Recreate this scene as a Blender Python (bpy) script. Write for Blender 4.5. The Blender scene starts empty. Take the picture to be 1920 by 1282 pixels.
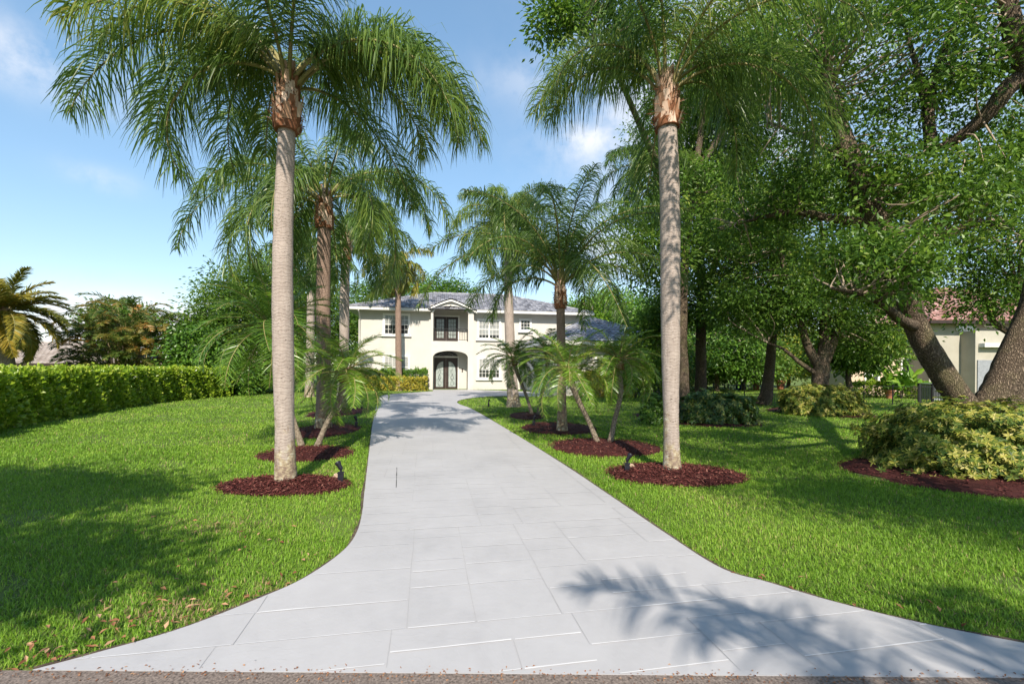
import bpy, bmesh, math, random
import numpy as np
from mathutils import Vector, Matrix
R = math.radians
S = bpy.context.scene
COL = S.collection
rng = np.random.default_rng(7)
random.seed(7)

# ------------------------------------------------------------------ camera
CH, F, CX, HY, ROLL = 1.6, 853.3, 960.0, 689.0, R(0.44)
cd = bpy.data.cameras.new('camera'); cam = bpy.data.objects.new('camera', cd); COL.objects.link(cam)
cam.location = (0, 0, CH); cam.rotation_euler = (R(90), -ROLL, 0)
cd.lens, cd.sensor_width, cd.sensor_fit = 16.0, 36.0, 'HORIZONTAL'
cd.shift_y = (HY - 641.0) / 1920.0
cd.clip_start, cd.clip_end = 0.05, 3000
S.camera = cam

# ------------------------------------------------------------------ sky, sun, exposure
SUN = Vector((0.09, -1.0, 0.0)).normalized() * math.cos(R(41)); SUN.z = math.sin(R(41))
S.view_settings.view_transform = 'Standard'; S.view_settings.look = 'None'
S.view_settings.exposure = 0.7; S.view_settings.gamma = 1.0
W = bpy.data.worlds.new('World'); S.world = W; W.use_nodes = True
wn, wl = W.node_tree.nodes, W.node_tree.links
bg = wn['Background']; bg.inputs['Strength'].default_value = 0.15
sky = wn.new('ShaderNodeTexSky'); sky.sky_type = 'NISHITA'; sky.sun_disc = False
sky.sun_elevation = R(41); sky.sun_rotation = math.atan2(SUN.x, SUN.y) % (2 * math.pi)
sky.air_density = 1.0; sky.dust_density = 0.3; sky.ozone_density = 1.6
tc = wn.new('ShaderNodeTexCoord')
def wmath(op, a, b=None, c=None, clamp=False):
    n = wn.new('ShaderNodeMath'); n.operation = op; n.use_clamp = clamp
    for i, v in enumerate((a, b, c)):
        if v is None: continue
        if isinstance(v, (int, float)): n.inputs[i].default_value = v
        else: wl.new(v, n.inputs[i])
    return n.outputs[0]
def pray(px, py):
    dx, dy = (px - CX) / F, (HY - py) / F
    c, s = math.cos(ROLL), math.sin(ROLL)
    return dx * c - dy * s, dx * s + dy * c
sep = wn.new('ShaderNodeSeparateXYZ'); wl.new(tc.outputs['Generated'], sep.inputs[0])
nz = wn.new('ShaderNodeTexNoise'); nz.inputs['Scale'].default_value = 9.0; nz.inputs['Detail'].default_value = 7.0
nz.inputs['Roughness'].default_value = 0.6
wl.new(tc.outputs['Generated'], nz.inputs['Vector'])
total = None
for (px, py, sx, sz, amp) in ((40, 110, .07, .035, .75), (185, 335, .03, .018, .40), (180, 610, .17, .05, 1.0), (60, 640, .2, .04, .9), (330, 600, .10, .03, .8),
                              (1130, 480, .06, .045, .95), (1090, 262, .06, .03, .55), (1010, 150, .12, .03, .25), (1280, 200, .2, .2, .6), (1600, 300, .3, .3, .25)):
    a, b = pray(px, py); d = Vector((a, 1, b)).normalized()
    ex = wmath('DIVIDE', wmath('SUBTRACT', sep.outputs[0], d.x), sx)
    ez = wmath('DIVIDE', wmath('SUBTRACT', sep.outputs[2], d.z), sz)
    q = wmath('ADD', wmath('MULTIPLY', ex, ex), wmath('MULTIPLY', ez, ez))
    m = wmath('MULTIPLY', wmath('POWER', 2.718, wmath('MULTIPLY', q, -1.0)), amp)
    front = wmath('GREATER_THAN', sep.outputs[1], 0.0)
    m = wmath('MULTIPLY', m, front)
    total = m if total is None else wmath('ADD', total, m)
cl = wmath('MULTIPLY', total, wmath('MULTIPLY', wmath('SUBTRACT', nz.outputs['Fac'], 0.36), 4.2, clamp=True), clamp=True)
skyg = wn.new('ShaderNodeHueSaturation'); skyg.inputs['Saturation'].default_value = 1.35; skyg.inputs['Hue'].default_value = 0.4965; skyg.inputs['Value'].default_value = 1.6
sg = wn.new('ShaderNodeGamma'); sg.inputs['Gamma'].default_value = 0.62; wl.new(sky.outputs[0], sg.inputs['Color']); wl.new(sg.outputs[0], skyg.inputs['Color'])
mixc = wn.new('ShaderNodeMix'); mixc.data_type = 'RGBA'
wl.new(cl, mixc.inputs[0]); wl.new(skyg.outputs[0], mixc.inputs[6]); mixc.inputs[7].default_value = (4.6, 4.6, 4.75, 1)
wl.new(mixc.outputs[2], bg.inputs['Color'])
sl = bpy.data.lights.new('sun', 'SUN'); sl.energy = 4.6; sl.angle = R(0.5); sl.color = (1.0, 0.92, 0.79)
so = bpy.data.objects.new('sun', sl); COL.objects.link(so); so.rotation_euler = SUN.to_track_quat('Z', 'Y').to_euler()
cy = S.cycles
cy.max_bounces = 6; cy.diffuse_bounces = 4; cy.glossy_bounces = 2; cy.transmission_bounces = 4; cy.transparent_max_bounces = 6
cy.use_denoising = True; cy.caustics_reflective = False; cy.caustics_refractive = False

# ------------------------------------------------------------------ helpers: placement
def G(px, py):                       # the ground point seen at a pixel of the photograph
    a, b = pray(px, py); Y = -CH / b
    return np.array((a * Y, Y, 0.0))
def P(px, py, Y):                    # the point at depth Y seen at a pixel
    a, b = pray(px, py)
    return np.array((a * Y, Y, CH + b * Y))

# ------------------------------------------------------------------ helpers: materials
def new_mat(name):
    m = bpy.data.materials.new(name); m.use_nodes = True
    n, l = m.node_tree.nodes, m.node_tree.links
    return m, n, l, n['Principled BSDF']
def ramp(n, stops):
    r = n.new('ShaderNodeValToRGB'); e = r.color_ramp.elements
    while len(e) < len(stops): e.new(0.5)
    for k, (p, c) in zip(e, stops): k.position = p; k.color = (*c, 1)
    return r
def noise(n, l, scale, detail=4, coord='Object', vec=None, rough=.55, stretch=None):
    t = n.new('ShaderNodeTexCoord'); x = n.new('ShaderNodeTexNoise')
    x.inputs['Scale'].default_value = scale; x.inputs['Detail'].default_value = detail; x.inputs['Roughness'].default_value = rough
    if stretch:
        mp = n.new('ShaderNodeMapping'); mp.inputs['Scale'].default_value = stretch
        l.new(t.outputs[coord], mp.inputs[0]); l.new(mp.outputs[0], x.inputs['Vector'])
    else: l.new(t.outputs[coord], x.inputs['Vector'])
    return x
def bump(n, l, b, src, strength, dist):
    k = n.new('ShaderNodeBump'); k.inputs['Strength'].default_value = strength; k.inputs['Distance'].default_value = dist
    l.new(src, k.inputs['Height']); l.new(k.outputs[0], b.inputs['Normal'])
def solid(name, c1, c2, scale=3, rough=.7, bs=.0, bd=.01, bscale=None, detail=5, metal=0, stretch=None, spec=.4):
    m, n, l, b = new_mat(name)
    x = noise(n, l, scale, detail, stretch=stretch); r = ramp(n, [(.3, c1), (.7, c2)])
    l.new(x.outputs['Fac'], r.inputs[0]); l.new(r.outputs[0], b.inputs['Base Color'])
    b.inputs['Roughness'].default_value = rough; b.inputs['Metallic'].default_value = metal
    b.inputs['Specular IOR Level'].default_value = spec
    if bs: bump(n, l, b, noise(n, l, bscale or scale * 6, 5, stretch=stretch).outputs['Fac'], bs, bd)
    return m
def leafmat(name, stops, trans=.3, rough=.45, spec=.35, big=None):
    m, n, l, b = new_mat(name)
    a = n.new('ShaderNodeAttribute'); a.attribute_name = 'var'
    r = ramp(n, stops)
    if big:
        x = noise(n, l, big, 3); mm = n.new('ShaderNodeMath'); mm.operation = 'MULTIPLY_ADD'
        l.new(x.outputs['Fac'], mm.inputs[0]); mm.inputs[1].default_value = 1.0
        s2 = n.new('ShaderNodeMath'); s2.operation = 'SUBTRACT'; l.new(a.outputs['Fac'], s2.inputs[0]); s2.inputs[1].default_value = .5
        l.new(s2.outputs[0], mm.inputs[2]); l.new(mm.outputs[0], r.inputs[0])
    else: l.new(a.outputs['Fac'], r.inputs[0])
    l.new(r.outputs[0], b.inputs['Base Color']); b.inputs['Roughness'].default_value = rough
    b.inputs['Specular IOR Level'].default_value = spec
    t = n.new('ShaderNodeBsdfTranslucent'); l.new(r.outputs[0], t.inputs[0])
    mx = n.new('ShaderNodeMixShader'); mx.inputs[0].default_value = trans
    l.new(b.outputs[0], mx.inputs[1]); l.new(t.outputs[0], mx.inputs[2])
    l.new(mx.outputs[0], n['Material Output'].inputs[0])
    return m

M = {}
M['lawn'] = solid('lawn_soil', (.075, .10, .02), (.13, .19, .03), 1.6, .95, .6, .03, 60)
M['grass'] = leafmat('grass_blades', [(0, (.09, .175, .016)), (.45, (.18, .335, .028)), (.8, (.30, .45, .052)), (.96, (.42, .45, .12)), (1, (.42, .30, .16))], .35, .5, .25, big=.55)
M['asphalt'] = solid('asphalt', (.065, .05, .043), (.27, .215, .185), 75, .9, .7, .006, 120)
M['mulch'] = leafmat('mulch_chips', [(0, (.03, .008, .008)), (.5, (.09, .024, .02)), (.85, (.155, .044, .036)), (1, (.26, .12, .09))], 0, .8, .2)
M['wood_tan'] = solid('stone_tan', (.32, .22, .15), (.5, .38, .28), 12, .85, .4, .01)
M['stucco'] = solid('cream_stucco', (.515, .485, .44), (.575, .545, .50), 1.2, .9, .35, .006, 90)
M['white'] = solid('white_trim', (.70, .68, .64), (.78, .76, .72), 3, .6)
M['tile'] = leafmat('roof_tile', [(0, (.11, .11, .125)), (.5, (.235, .235, .265)), (1, (.38, .375, .40))], 0, .55, .4)
M['tile_under'] = solid('roof_underlay', (.05, .05, .06), (.07, .07, .08), 3, .9)
M['iron'] = solid('black_iron', (.012, .012, .013), (.02, .02, .02), 9, .45)
M['bronze'] = solid('bronze_door', (.030, .017, .014), (.045, .027, .022), 5, .4)
M['doorglass'] = solid('frosted_glass', (.22, .26, .25), (.42, .46, .44), 7, .15, detail=7, spec=.6)
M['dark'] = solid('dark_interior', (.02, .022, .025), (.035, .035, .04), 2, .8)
M['blind'] = solid('window_blind', (.55, .54, .52), (.68, .67, .65), 3, .7)
M['garage'] = solid('garage_door_paint', (.40, .43, .48), (.46, .49, .54), 2, .5)
M['bolt'] = solid('black_plastic', (.010, .010, .016), (.018, .018, .026), 20, .4)
M['lens'] = solid('lamp_lens', (.2, .2, .22), (.3, .3, .32), 20, .1)
M['peach'] = solid('peach_stucco', (.56, .42, .30), (.64, .50, .36), 1.5, .9, .3, .006, 90)
M['sage'] = solid('olive_stucco', (.36, .335, .275), (.42, .39, .325), 1.5, .9, .3, .006, 90)
M['redtile'] = leafmat('red_roof_tile', [(0, (.22, .10, .085)), (.5, (.36, .19, .16)), (1, (.46, .30, .26))], 0, .65, .3)
M['tantile'] = leafmat('tan_roof_tile', [(0, (.24, .19, .16)), (.5, (.36, .30, .26)), (1, (.46, .40, .36))], 0, .75, .3)
M['terra'] = solid('terracotta', (.36, .12, .07), (.45, .18, .11), 8, .8)
M['blue'] = solid('blue_plastic', (.02, .06, .35), (.03, .08, .42), 8, .4)
M['ac'] = solid('grey_metal', (.22, .23, .25), (.3, .31, .33), 8, .5)

def glass_mat():
    m, n, l, b = new_mat('window_glass')
    gl = n.new('ShaderNodeBsdfGlossy'); gl.inputs['Roughness'].default_value = .02
    tr = n.new('ShaderNodeBsdfTransparent'); tr.inputs[0].default_value = (.92, .94, .95, 1)
    lw_ = n.new('ShaderNodeLayerWeight'); lw_.inputs['Blend'].default_value = .5; fr = n.new('ShaderNodeMapRange'); l.new(lw_.outputs['Facing'], fr.inputs[0]); fr.inputs[3].default_value = .10; fr.inputs[4].default_value = .6
    mx = n.new('ShaderNodeMixShader'); l.new(fr.outputs[0], mx.inputs[0]); l.new(tr.outputs[0], mx.inputs[1]); l.new(gl.outputs[0], mx.inputs[2])
    l.new(mx.outputs[0], n['Material Output'].inputs[0]); return m
M['glass'] = glass_mat()

def drive_mat():
    m, n, l, b = new_mat('painted_stamped_concrete')
    a = n.new('ShaderNodeAttribute'); a.attribute_name = 'var'
    x = noise(n, l, 1.1, 6); y = noise(n, l, 9, 6, rough=.65)
    ad = n.new('ShaderNodeMath'); ad.operation = 'MULTIPLY_ADD'; l.new(y.outputs['Fac'], ad.inputs[0]); ad.inputs[1].default_value = .45; l.new(x.outputs['Fac'], ad.inputs[2])
    r = ramp(n, [(.40, (.36, .350, .360)), (.7, (.42, .408, .418)), (1, (.462, .449, .459))]); l.new(ad.outputs[0], r.inputs[0])
    hs = n.new('ShaderNodeHueSaturation'); l.new(r.outputs[0], hs.inputs['Color'])
    mv = n.new('ShaderNodeMapRange'); l.new(a.outputs['Fac'], mv.inputs[0]); mv.inputs[3].default_value = .94; mv.inputs[4].default_value = 1.05
    l.new(mv.outputs[0], hs.inputs['Value']); l.new(hs.outputs[0], b.inputs['Base Color'])
    b.inputs['Roughness'].default_value = .55; b.inputs['Specular IOR Level'].default_value = .35
    # slate-like chipped relief pressed into the slabs
    t = n.new('ShaderNodeTexCoord'); v = n.new('ShaderNodeTexNoise'); v.inputs['Scale'].default_value = 1.7; v.inputs['Detail'].default_value = 3; v.inputs['Distortion'].default_value = 1.6
    l.new(t.outputs['Object'], v.inputs['Vector'])
    st = n.new('ShaderNodeMath'); st.operation = 'SNAP'; l.new(v.outputs['Fac'], st.inputs[0]); st.inputs[1].default_value = .09
    sm = n.new('ShaderNodeMath'); sm.operation = 'MULTIPLY_ADD'; l.new(y.outputs['Fac'], sm.inputs[0]); sm.inputs[1].default_value = .12; l.new(st.outputs[0], sm.inputs[2])
    bump(n, l, b, sm.outputs[0], .35, .02)
    return m
M['drive'] = drive_mat()
M['joint'] = solid('joint_highlight', (.54, .53, .54), (.66, .65, .66), 6, .6)  # sun glint on the groove edges, put into the joint colour
M['joint_dark'] = solid('dark_joint', (.31, .302, .308), (.375, .366, .374), 6, .7)
M['brown_strip'] = solid('brown_edging', (.045, .03, .02), (.12, .085, .06), 14, .95, .6, .01, 60)
M['slit'] = solid('drain_slit', (.05, .05, .055), (.08, .08, .08), 6, .7)

def palm_trunk_mat(name, c1, c2, ringscale=7.0, lichen=True):
    m, n, l, b = new_mat(name)
    t = n.new('ShaderNodeTexCoord')
    w = n.new('ShaderNodeTexWave'); w.bands_direction = 'Z'; w.inputs['Scale'].default_value = ringscale; w.inputs['Distortion'].default_value = 9
    w.inputs['Detail'].default_value = 3; w.inputs['Detail Scale'].default_value = 1.6; l.new(t.outputs['Object'], w.inputs['Vector'])
    x = noise(n, l, 5, 6); f = noise(n, l, 26, 5, stretch=(1, 1, .18))
    r = ramp(n, [(.25, c1), (.75, c2)]); mx = n.new('ShaderNodeMath'); mx.operation = 'MULTIPLY_ADD'
    l.new(f.outputs['Fac'], mx.inputs[0]); mx.inputs[1].default_value = .6
    sc = n.new('ShaderNodeMath'); sc.operation = 'MULTIPLY'; l.new(x.outputs['Fac'], sc.inputs[0]); sc.inputs[1].default_value = .4
    l.new(sc.outputs[0], mx.inputs[2]); l.new(mx.outputs[0], r.inputs[0])
    rr = ramp(n, [(.0, (.45, .40, .37)), (.14, (1, 1, 1))]); l.new(w.outputs['Fac'], rr.inputs[0])
    mu = n.new('ShaderNodeMix'); mu.data_type = 'RGBA'; mu.blend_type = 'MULTIPLY'; mu.inputs[0].default_value = .34
    l.new(r.outputs[0], mu.inputs[6]); l.new(rr.outputs[0], mu.inputs[7])
    out = mu.outputs[2]
    if lichen:                                     # scattered dark scars and pale lichen
        v = noise(n, l, 13, 4, stretch=(1, 1, 2.6)); rv = ramp(n, [(.66, (0, 0, 0)), (.70, (1, 1, 1))]); l.new(v.outputs['Fac'], rv.inputs[0])
        m2 = n.new('ShaderNodeMix'); m2.data_type = 'RGBA'; l.new(rv.outputs[0], m2.inputs[0]); l.new(out, m2.inputs[6]); m2.inputs[7].default_value = (.11, .085, .07, 1)
        out = m2.outputs[2]
    if lichen:                                     # rubbed, mottled foot of the trunk
        sz = n.new('ShaderNodeSeparateXYZ'); l.new(t.outputs['Object'], sz.inputs[0]); mr = n.new('ShaderNodeMapRange'); l.new(sz.outputs[2], mr.inputs[0])
        mr.inputs[1].default_value = .1; mr.inputs[2].default_value = 1.9; mr.inputs[3].default_value = .30; mr.inputs[4].default_value = -.25
        pn = noise(n, l, 4.5, 6, stretch=(1, 1, .5), rough=.65); pa = n.new('ShaderNodeMath'); pa.operation = 'ADD'; l.new(pn.outputs['Fac'], pa.inputs[0]); l.new(mr.outputs[0], pa.inputs[1])
        rp = ramp(n, [(.60, (0, 0, 0)), (.68, (.75, .75, .75))]); l.new(pa.outputs[0], rp.inputs[0]); cn = noise(n, l, 14, 4); rc = ramp(n, [(.40, (.17, .115, .075)), (.55, (.36, .29, .17)), (.68, (.52, .50, .40))]); l.new(cn.outputs['Fac'], rc.inputs[0])
        m3 = n.new('ShaderNodeMix'); m3.data_type = 'RGBA'; l.new(rp.outputs[0], m3.inputs[0]); l.new(out, m3.inputs[6]); l.new(rc.outputs[0], m3.inputs[7]); out = m3.outputs[2]
    l.new(out, b.inputs['Base Color']); b.inputs['Roughness'].default_value = .9; b.inputs['Specular IOR Level'].default_value = .2
    ad = n.new('ShaderNodeMath'); ad.operation = 'ADD'; l.new(rr.outputs[0], ad.inputs[0]); l.new(f.outputs['Fac'], ad.inputs[1])
    bump(n, l, b, ad.outputs[0], .6, .012)
    return m
M['ptrunk'] = palm_trunk_mat('palm_trunk_grey', (.27, .215, .185), (.44, .37, .325))
M['ptrunk_brown'] = palm_trunk_mat('palm_trunk_brown', (.15, .10, .075), (.34, .24, .19), 5)
M['pstem'] = solid('date_palm_stem', (.10, .075, .05), (.34, .28, .21), 26, .95, .9, .03, 34)
M['boot'] = leafmat('palm_leaf_bases', [(0, (.11, .045, .022)), (.4, (.24, .10, .05)), (.75, (.42, .24, .15)), (1, (.62, .46, .36))], 0, .85, .2)
M['rachis'] = solid('palm_rachis', (.17, .17, .05), (.30, .24, .10), 3, .6)
M['queen'] = leafmat('queen_palm_leaflets', [(0, (.06, .11, .02)), (.5, (.13, .22, .042)), (.85, (.245, .33, .055)), (1, (.38, .38, .09))], .5, .35, .5)
M['queen_y'] = leafmat('yellowing_palm_leaflets', [(0, (.06, .10, .02)), (.5, (.18, .20, .035)), (1, (.42, .33, .06))], .35, .4, .4)
M['pygmy'] = leafmat('date_palm_leaflets', [(0, (.045, .11, .012)), (.5, (.11, .22, .02)), (.85, (.20, .33, .03)), (1, (.34, .40, .05))], .3, .3, .55)
M['gold'] = leafmat('golden_palm_leaflets', [(0, (.10, .14, .025)), (.4, (.26, .25, .04)), (.75, (.50, .35, .05)), (1, (.66, .44, .06))], .42, .4, .4)
M['areca'] = leafmat('areca_leaflets', [(0, (.06, .12, .02)), (.4, (.15, .20, .035)), (.7, (.32, .23, .05)), (1, (.55, .20, .05))], .42, .4, .4)
M['oak'] = leafmat('oak_leaves', [(0, (.04, .10, .013)), (.5, (.11, .215, .025)), (.85, (.20, .32, .035)), (1, (.29, .38, .06))], .42, .42, .4)
M['oak_dark'] = leafmat('dark_leaves', [(0, (.045, .10, .015)), (.5, (.115, .22, .028)), (.85, (.20, .31, .038)), (1, (.31, .37, .06))], .48, .4, .4)
M['lime'] = leafmat('lime_leaves', [(0, (.06, .15, .012)), (.5, (.14, .28, .02)), (1, (.27, .40, .035))], .35, .4, .4)
M['yellowtree'] = leafmat('yellow_leaves', [(0, (.10, .20, .02)), (.5, (.28, .34, .03)), (1, (.52, .38, .04))], .35, .4, .4)
M['hedge'] = leafmat('clusia_leaves', [(0, (.08, .16, .012)), (.5, (.24, .37, .025)), (.85, (.40, .50, .045)), (1, (.52, .57, .11))], .48, .3, .5)
M['hedge_dark'] = leafmat('hedge_leaves', [(0, (.035, .09, .012)), (.5, (.085, .19, .02)), (1, (.17, .29, .03))], .28, .35, .45)
M['scheff'] = leafmat('variegated_leaves', [(0, (.03, .075, .015)), (.46, (.13, .19, .025)), (.62, (.33, .34, .05)), (.88, (.48, .43, .10)), (1, (.55, .49, .17))], .35, .48, .3)
M['scheff_g'] = leafmat('green_shrub_leaves', [(0, (.03, .08, .014)), (.6, (.085, .155, .025)), (.85, (.30, .31, .06)), (1, (.46, .42, .11))], .3, .3, .5)
M['croton'] = leafmat('yellow_shrub_leaves', [(0, (.09, .15, .02)), (.35, (.30, .28, .035)), (.7, (.56, .46, .06)), (1, (.68, .58, .14))], .3, .35, .45)
M['deadleaf'] = leafmat('dry_leaves', [(0, (.16, .06, .03)), (.6, (.33, .16, .08)), (1, (.48, .30, .18))], .15, .7, .2)
def bark_mat():
    m, n, l, b = new_mat('oak_bark')
    t = n.new('ShaderNodeTexCoord'); mp = n.new('ShaderNodeMapping'); mp.inputs['Scale'].default_value = (1, 1, .28); l.new(t.outputs['Object'], mp.inputs[0])
    v = n.new('ShaderNodeTexVoronoi'); v.feature = 'DISTANCE_TO_EDGE'; v.inputs['Scale'].default_value = 38; v.inputs['Randomness'].default_value = 1
    dn = n.new('ShaderNodeTexNoise'); dn.inputs['Scale'].default_value = 16; dn.inputs['Detail'].default_value = 5; l.new(mp.outputs[0], dn.inputs['Vector'])
    va = n.new('ShaderNodeVectorMath'); va.operation = 'MULTIPLY_ADD'; l.new(dn.outputs['Color'], va.inputs[0]); va.inputs[1].default_value = (.09,) * 3; l.new(mp.outputs[0], va.inputs[2])
    l.new(va.outputs[0], v.inputs['Vector'])
    r = ramp(n, [(0, (.05, .036, .026)), (.10, (.16, .118, .085)), (.4, (.29, .22, .16))]); l.new(v.outputs['Distance'], r.inputs[0])
    g = noise(n, l, 2.2, 5); rg = ramp(n, [(.5, (0, 0, 0)), (.68, (.6, .6, .6))]); l.new(g.outputs['Fac'], rg.inputs[0])
    mx = n.new('ShaderNodeMix'); mx.data_type = 'RGBA'; l.new(rg.outputs[0], mx.inputs[0]); l.new(r.outputs[0], mx.inputs[6]); mx.inputs[7].default_value = (.19, .17, .085, 1)
    l.new(mx.outputs[2], b.inputs['Base Color']); b.inputs['Roughness'].default_value = .95; b.inputs['Specular IOR Level'].default_value = .15
    rb = ramp(n, [(0, (0, 0, 0)), (.3, (1, 1, 1))]); l.new(v.outputs['Distance'], rb.inputs[0]); bump(n, l, b, rb.outputs[0], .9, .035)
    return m
M['bark'] = bark_mat()
M['twig'] = solid('pale_twigs', (.24, .18, .13), (.42, .33, .25), 6, .9)
M['stem'] = solid('shrub_stem', (.12, .09, .06), (.24, .18, .12), 12, .9)

# ------------------------------------------------------------------ helpers: geometry
def nrm(v): return v / np.maximum(np.linalg.norm(v, axis=-1, keepdims=True), 1e-9)
class Geo:
    def __init__(s): s.V, s.Q, s.n, s.var, s.mi, s.sm = [], [], 0, [], [], []
    def add(s, V, Fc, var=None, mi=0, smooth=False):
        V = np.asarray(V, float).reshape(-1, 3); Fc = np.asarray(Fc, np.int64)
        s.V.append(V); s.Q.append(Fc + s.n); s.n += len(V); k = len(Fc)
        s.var.append(np.full(k, .5) if var is None else np.broadcast_to(np.asarray(var, float), (k,)))
        s.mi.append(np.full(k, mi)); s.sm.append(np.full(k, smooth))
    def box(s, x0, x1, y0, y1, z0, z1, mi=0, var=None):
        V = [(x, y, z) for z in (z0, z1) for y in (y0, y1) for x in (x0, x1)]
        s.add(V, [(0, 2, 3, 1), (4, 5, 7, 6), (0, 1, 5, 4), (2, 6, 7, 3), (0, 4, 6, 2), (1, 3, 7, 5)], var, mi)
    def tube(s, pts, rad, sides=8, mi=0, var=None, smooth=True, cap=True, wob=0):
        p = np.asarray(pts, float); r = np.broadcast_to(np.asarray(rad, float), (len(p),))
        t = nrm(np.gradient(p, axis=0)); ref = np.array((1., 0, 0)) if abs(t[0][0]) < .8 else np.array((0, 1., 0))
        a = nrm(ref - (t @ ref)[:, None] * t); b = np.cross(t, a)
        th = np.linspace(0, 2 * np.pi, sides, endpoint=False)
        rr = r[:, None] * (1 + wob * rng.standard_normal((len(p), sides)))
        V = p[:, None] + rr[..., None] * (np.cos(th)[None, :, None] * a[:, None] + np.sin(th)[None, :, None] * b[:, None])
        k = np.arange(sides); k2 = (k + 1) % sides; q = []
        for i in range(len(p) - 1):
            q.append(np.stack((i * sides + k, i * sides + k2, (i + 1) * sides + k2, (i + 1) * sides + k), 1))
        V = V.reshape(-1, 3); nF = np.concatenate(q)
        s.add(V, nF, var, mi, smooth)
        if cap and sides % 2 == 0:
            for i in (0, len(p) - 1):
                c = p[i]; base = i * sides; ring = V[base:base + sides]
                s.add(np.vstack((ring, c)), [(j, (j + 1) % sides, (j + 2) % sides, sides) for j in range(0, sides, 2)], None if var is None else np.mean(var), mi, smooth)
    def build(s, name, mats, parent=None, loc=(0, 0, 0)):
        V = np.concatenate(s.V) - np.asarray(loc, float); Q = np.concatenate(s.Q)
        me = bpy.data.meshes.new(name); me.vertices.add(len(V)); me.vertices.foreach_set('co', V.astype(np.float32).ravel())
        me.loops.add(Q.size); me.loops.foreach_set('vertex_index', Q.astype(np.int32).ravel())
        me.polygons.add(len(Q)); me.polygons.foreach_set('loop_start', np.arange(0, Q.size, 4, dtype=np.int32))
        try: me.polygons.foreach_set('loop_total', np.full(len(Q), 4, np.int32))
        except Exception: pass
        me.polygons.foreach_set('material_index', np.concatenate(s.mi).astype(np.int32))
        me.polygons.foreach_set('use_smooth', np.concatenate(s.sm).astype(bool))
        at = me.attributes.new('var', 'FLOAT', 'FACE'); at.data.foreach_set('value', np.concatenate(s.var).astype(np.float32))
        for m in (mats if isinstance(mats, (list, tuple)) else [mats]): me.materials.append(m)
        me.update(calc_edges=True)
        o = bpy.data.objects.new(name, me); COL.objects.link(o); o.location = loc
        if parent is not None: o.parent = parent; o.location = (0, 0, 0)
        return o
def link_poly(name, mats, pts, parent=None, depth=None, z=None):   # a flat polygon, given thickness downward
    bm = bmesh.new(); vs = [bm.verts.new(p) for p in pts]; f = bm.faces.new(vs)
    if f.normal.z < 0: f.normal_flip()
    if depth:
        r = bmesh.ops.extrude_face_region(bm, geom=[f]); bmesh.ops.translate(bm, verts=[v for v in r['geom'] if isinstance(v, bmesh.types.BMVert)], vec=(0, 0, -depth))
    bmesh.ops.recalc_face_normals(bm, faces=bm.faces); bmesh.ops.triangulate(bm, faces=[x for x in bm.faces if len(x.verts) > 4])
    me = bpy.data.meshes.new(name); bm.to_mesh(me); bm.free(); me.materials.append(mats)
    o = bpy.data.objects.new(name, me); COL.objects.link(o); o.parent = parent; return o
def tag(o, label=None, cat=None, group=None, kind=None):
    for k, v in (('label', label), ('category', cat), ('group', group), ('kind', kind)):
        if v: o[k] = v
    return o
def thing(name, label, cat, loc, rz=0, group=None):
    o = bpy.data.objects.new(name, None); o.empty_display_size = .2; COL.objects.link(o)
    o.location = loc; o.rotation_euler = (0, 0, rz); return tag(o, label, cat, group)
def curve(pts, n):                    # smooth resampling through control points
    p = np.asarray(pts, float); t = np.linspace(0, len(p) - 1, n); i = np.clip(t.astype(int), 0, len(p) - 2); f = (t - i)[:, None]
    pm = np.vstack((2 * p[0] - p[1], p, 2 * p[-1] - p[-2])); a, b, c, d = pm[i], pm[i + 1], pm[i + 2], pm[i + 3]
    return .5 * (2 * b + (c - a) * f + (2 * a - 5 * b + 4 * c - d) * f ** 2 + (3 * b - a - 3 * c + d) * f ** 3)
def inside(poly, X, Y):
    poly = np.asarray(poly)[:, :2]; r = np.zeros(X.shape, bool); j = len(poly) - 1
    for i in range(len(poly)):
        xi, yi = poly[i]; xj, yj = poly[j]
        c = ((yi > Y) != (yj > Y)) & (X < (xj - xi) * (Y - yi) / (yj - yi + 1e-12) + xi)
        r ^= c; j = i
    return r
def leafcards(g, C, D, N, L, Wd, var, mi=0, fold=.18):
    D = nrm(D); Sd = nrm(np.cross(D, N)); N = np.cross(Sd, D); n = len(C)
    L = np.broadcast_to(L, (n,))[:, None]; Wd = np.broadcast_to(Wd, (n,))[:, None]
    V = np.stack((C, C + D * L * .45 + Sd * Wd * .5 + N * Wd * fold, C + D * L - N * L * .08, C + D * L * .45 - Sd * Wd * .5 + N * Wd * fold), 1)
    g.add(V.reshape(-1, 3), np.arange(4 * n).reshape(n, 4), var, mi)
def rdir(n): return nrm(rng.standard_normal((n, 3)))

# ------------------------------------------------------------------ ground, driveway, road
ROAD_Y = 2.34
g = Geo(); g.add([(-900, -300, 0), (900, -300, 0), (900, 1500, 0), (-900, 1500, 0)], [(0, 1, 2, 3)]); tag(g.build('lawn', M['lawn']), kind='structure')
g = Geo(); g.box(-200, 200, -5.0, ROAD_Y - .004, -.2, .029); tag(g.build('road', M['asphalt']), kind='structure')
Dpx = [(66, 1262), (180, 1233), (340, 1186), (480, 1131), (570, 1090), (640, 1041), (668, 1005), (679, 965), (684, 920), (692, 850), (698, 800), (704, 772), (708, 754), (718, 742), (760, 737.5), (812, 734),
       (812, 730.8), (880, 731), (955, 733.5), (1000, 735), (1034, 742.5), (1034, 744), (985, 743), (930, 743), (890, 746), (866, 750), (857, 754), (862, 759), (885, 768), (950, 806), (1050, 869), (1150, 937), (1250, 1006),
       (1350, 1070), (1440, 1098), (1560, 1134), (1720, 1174), (1920, 1214), (2120, 1250), (2300, 1274)]
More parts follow.
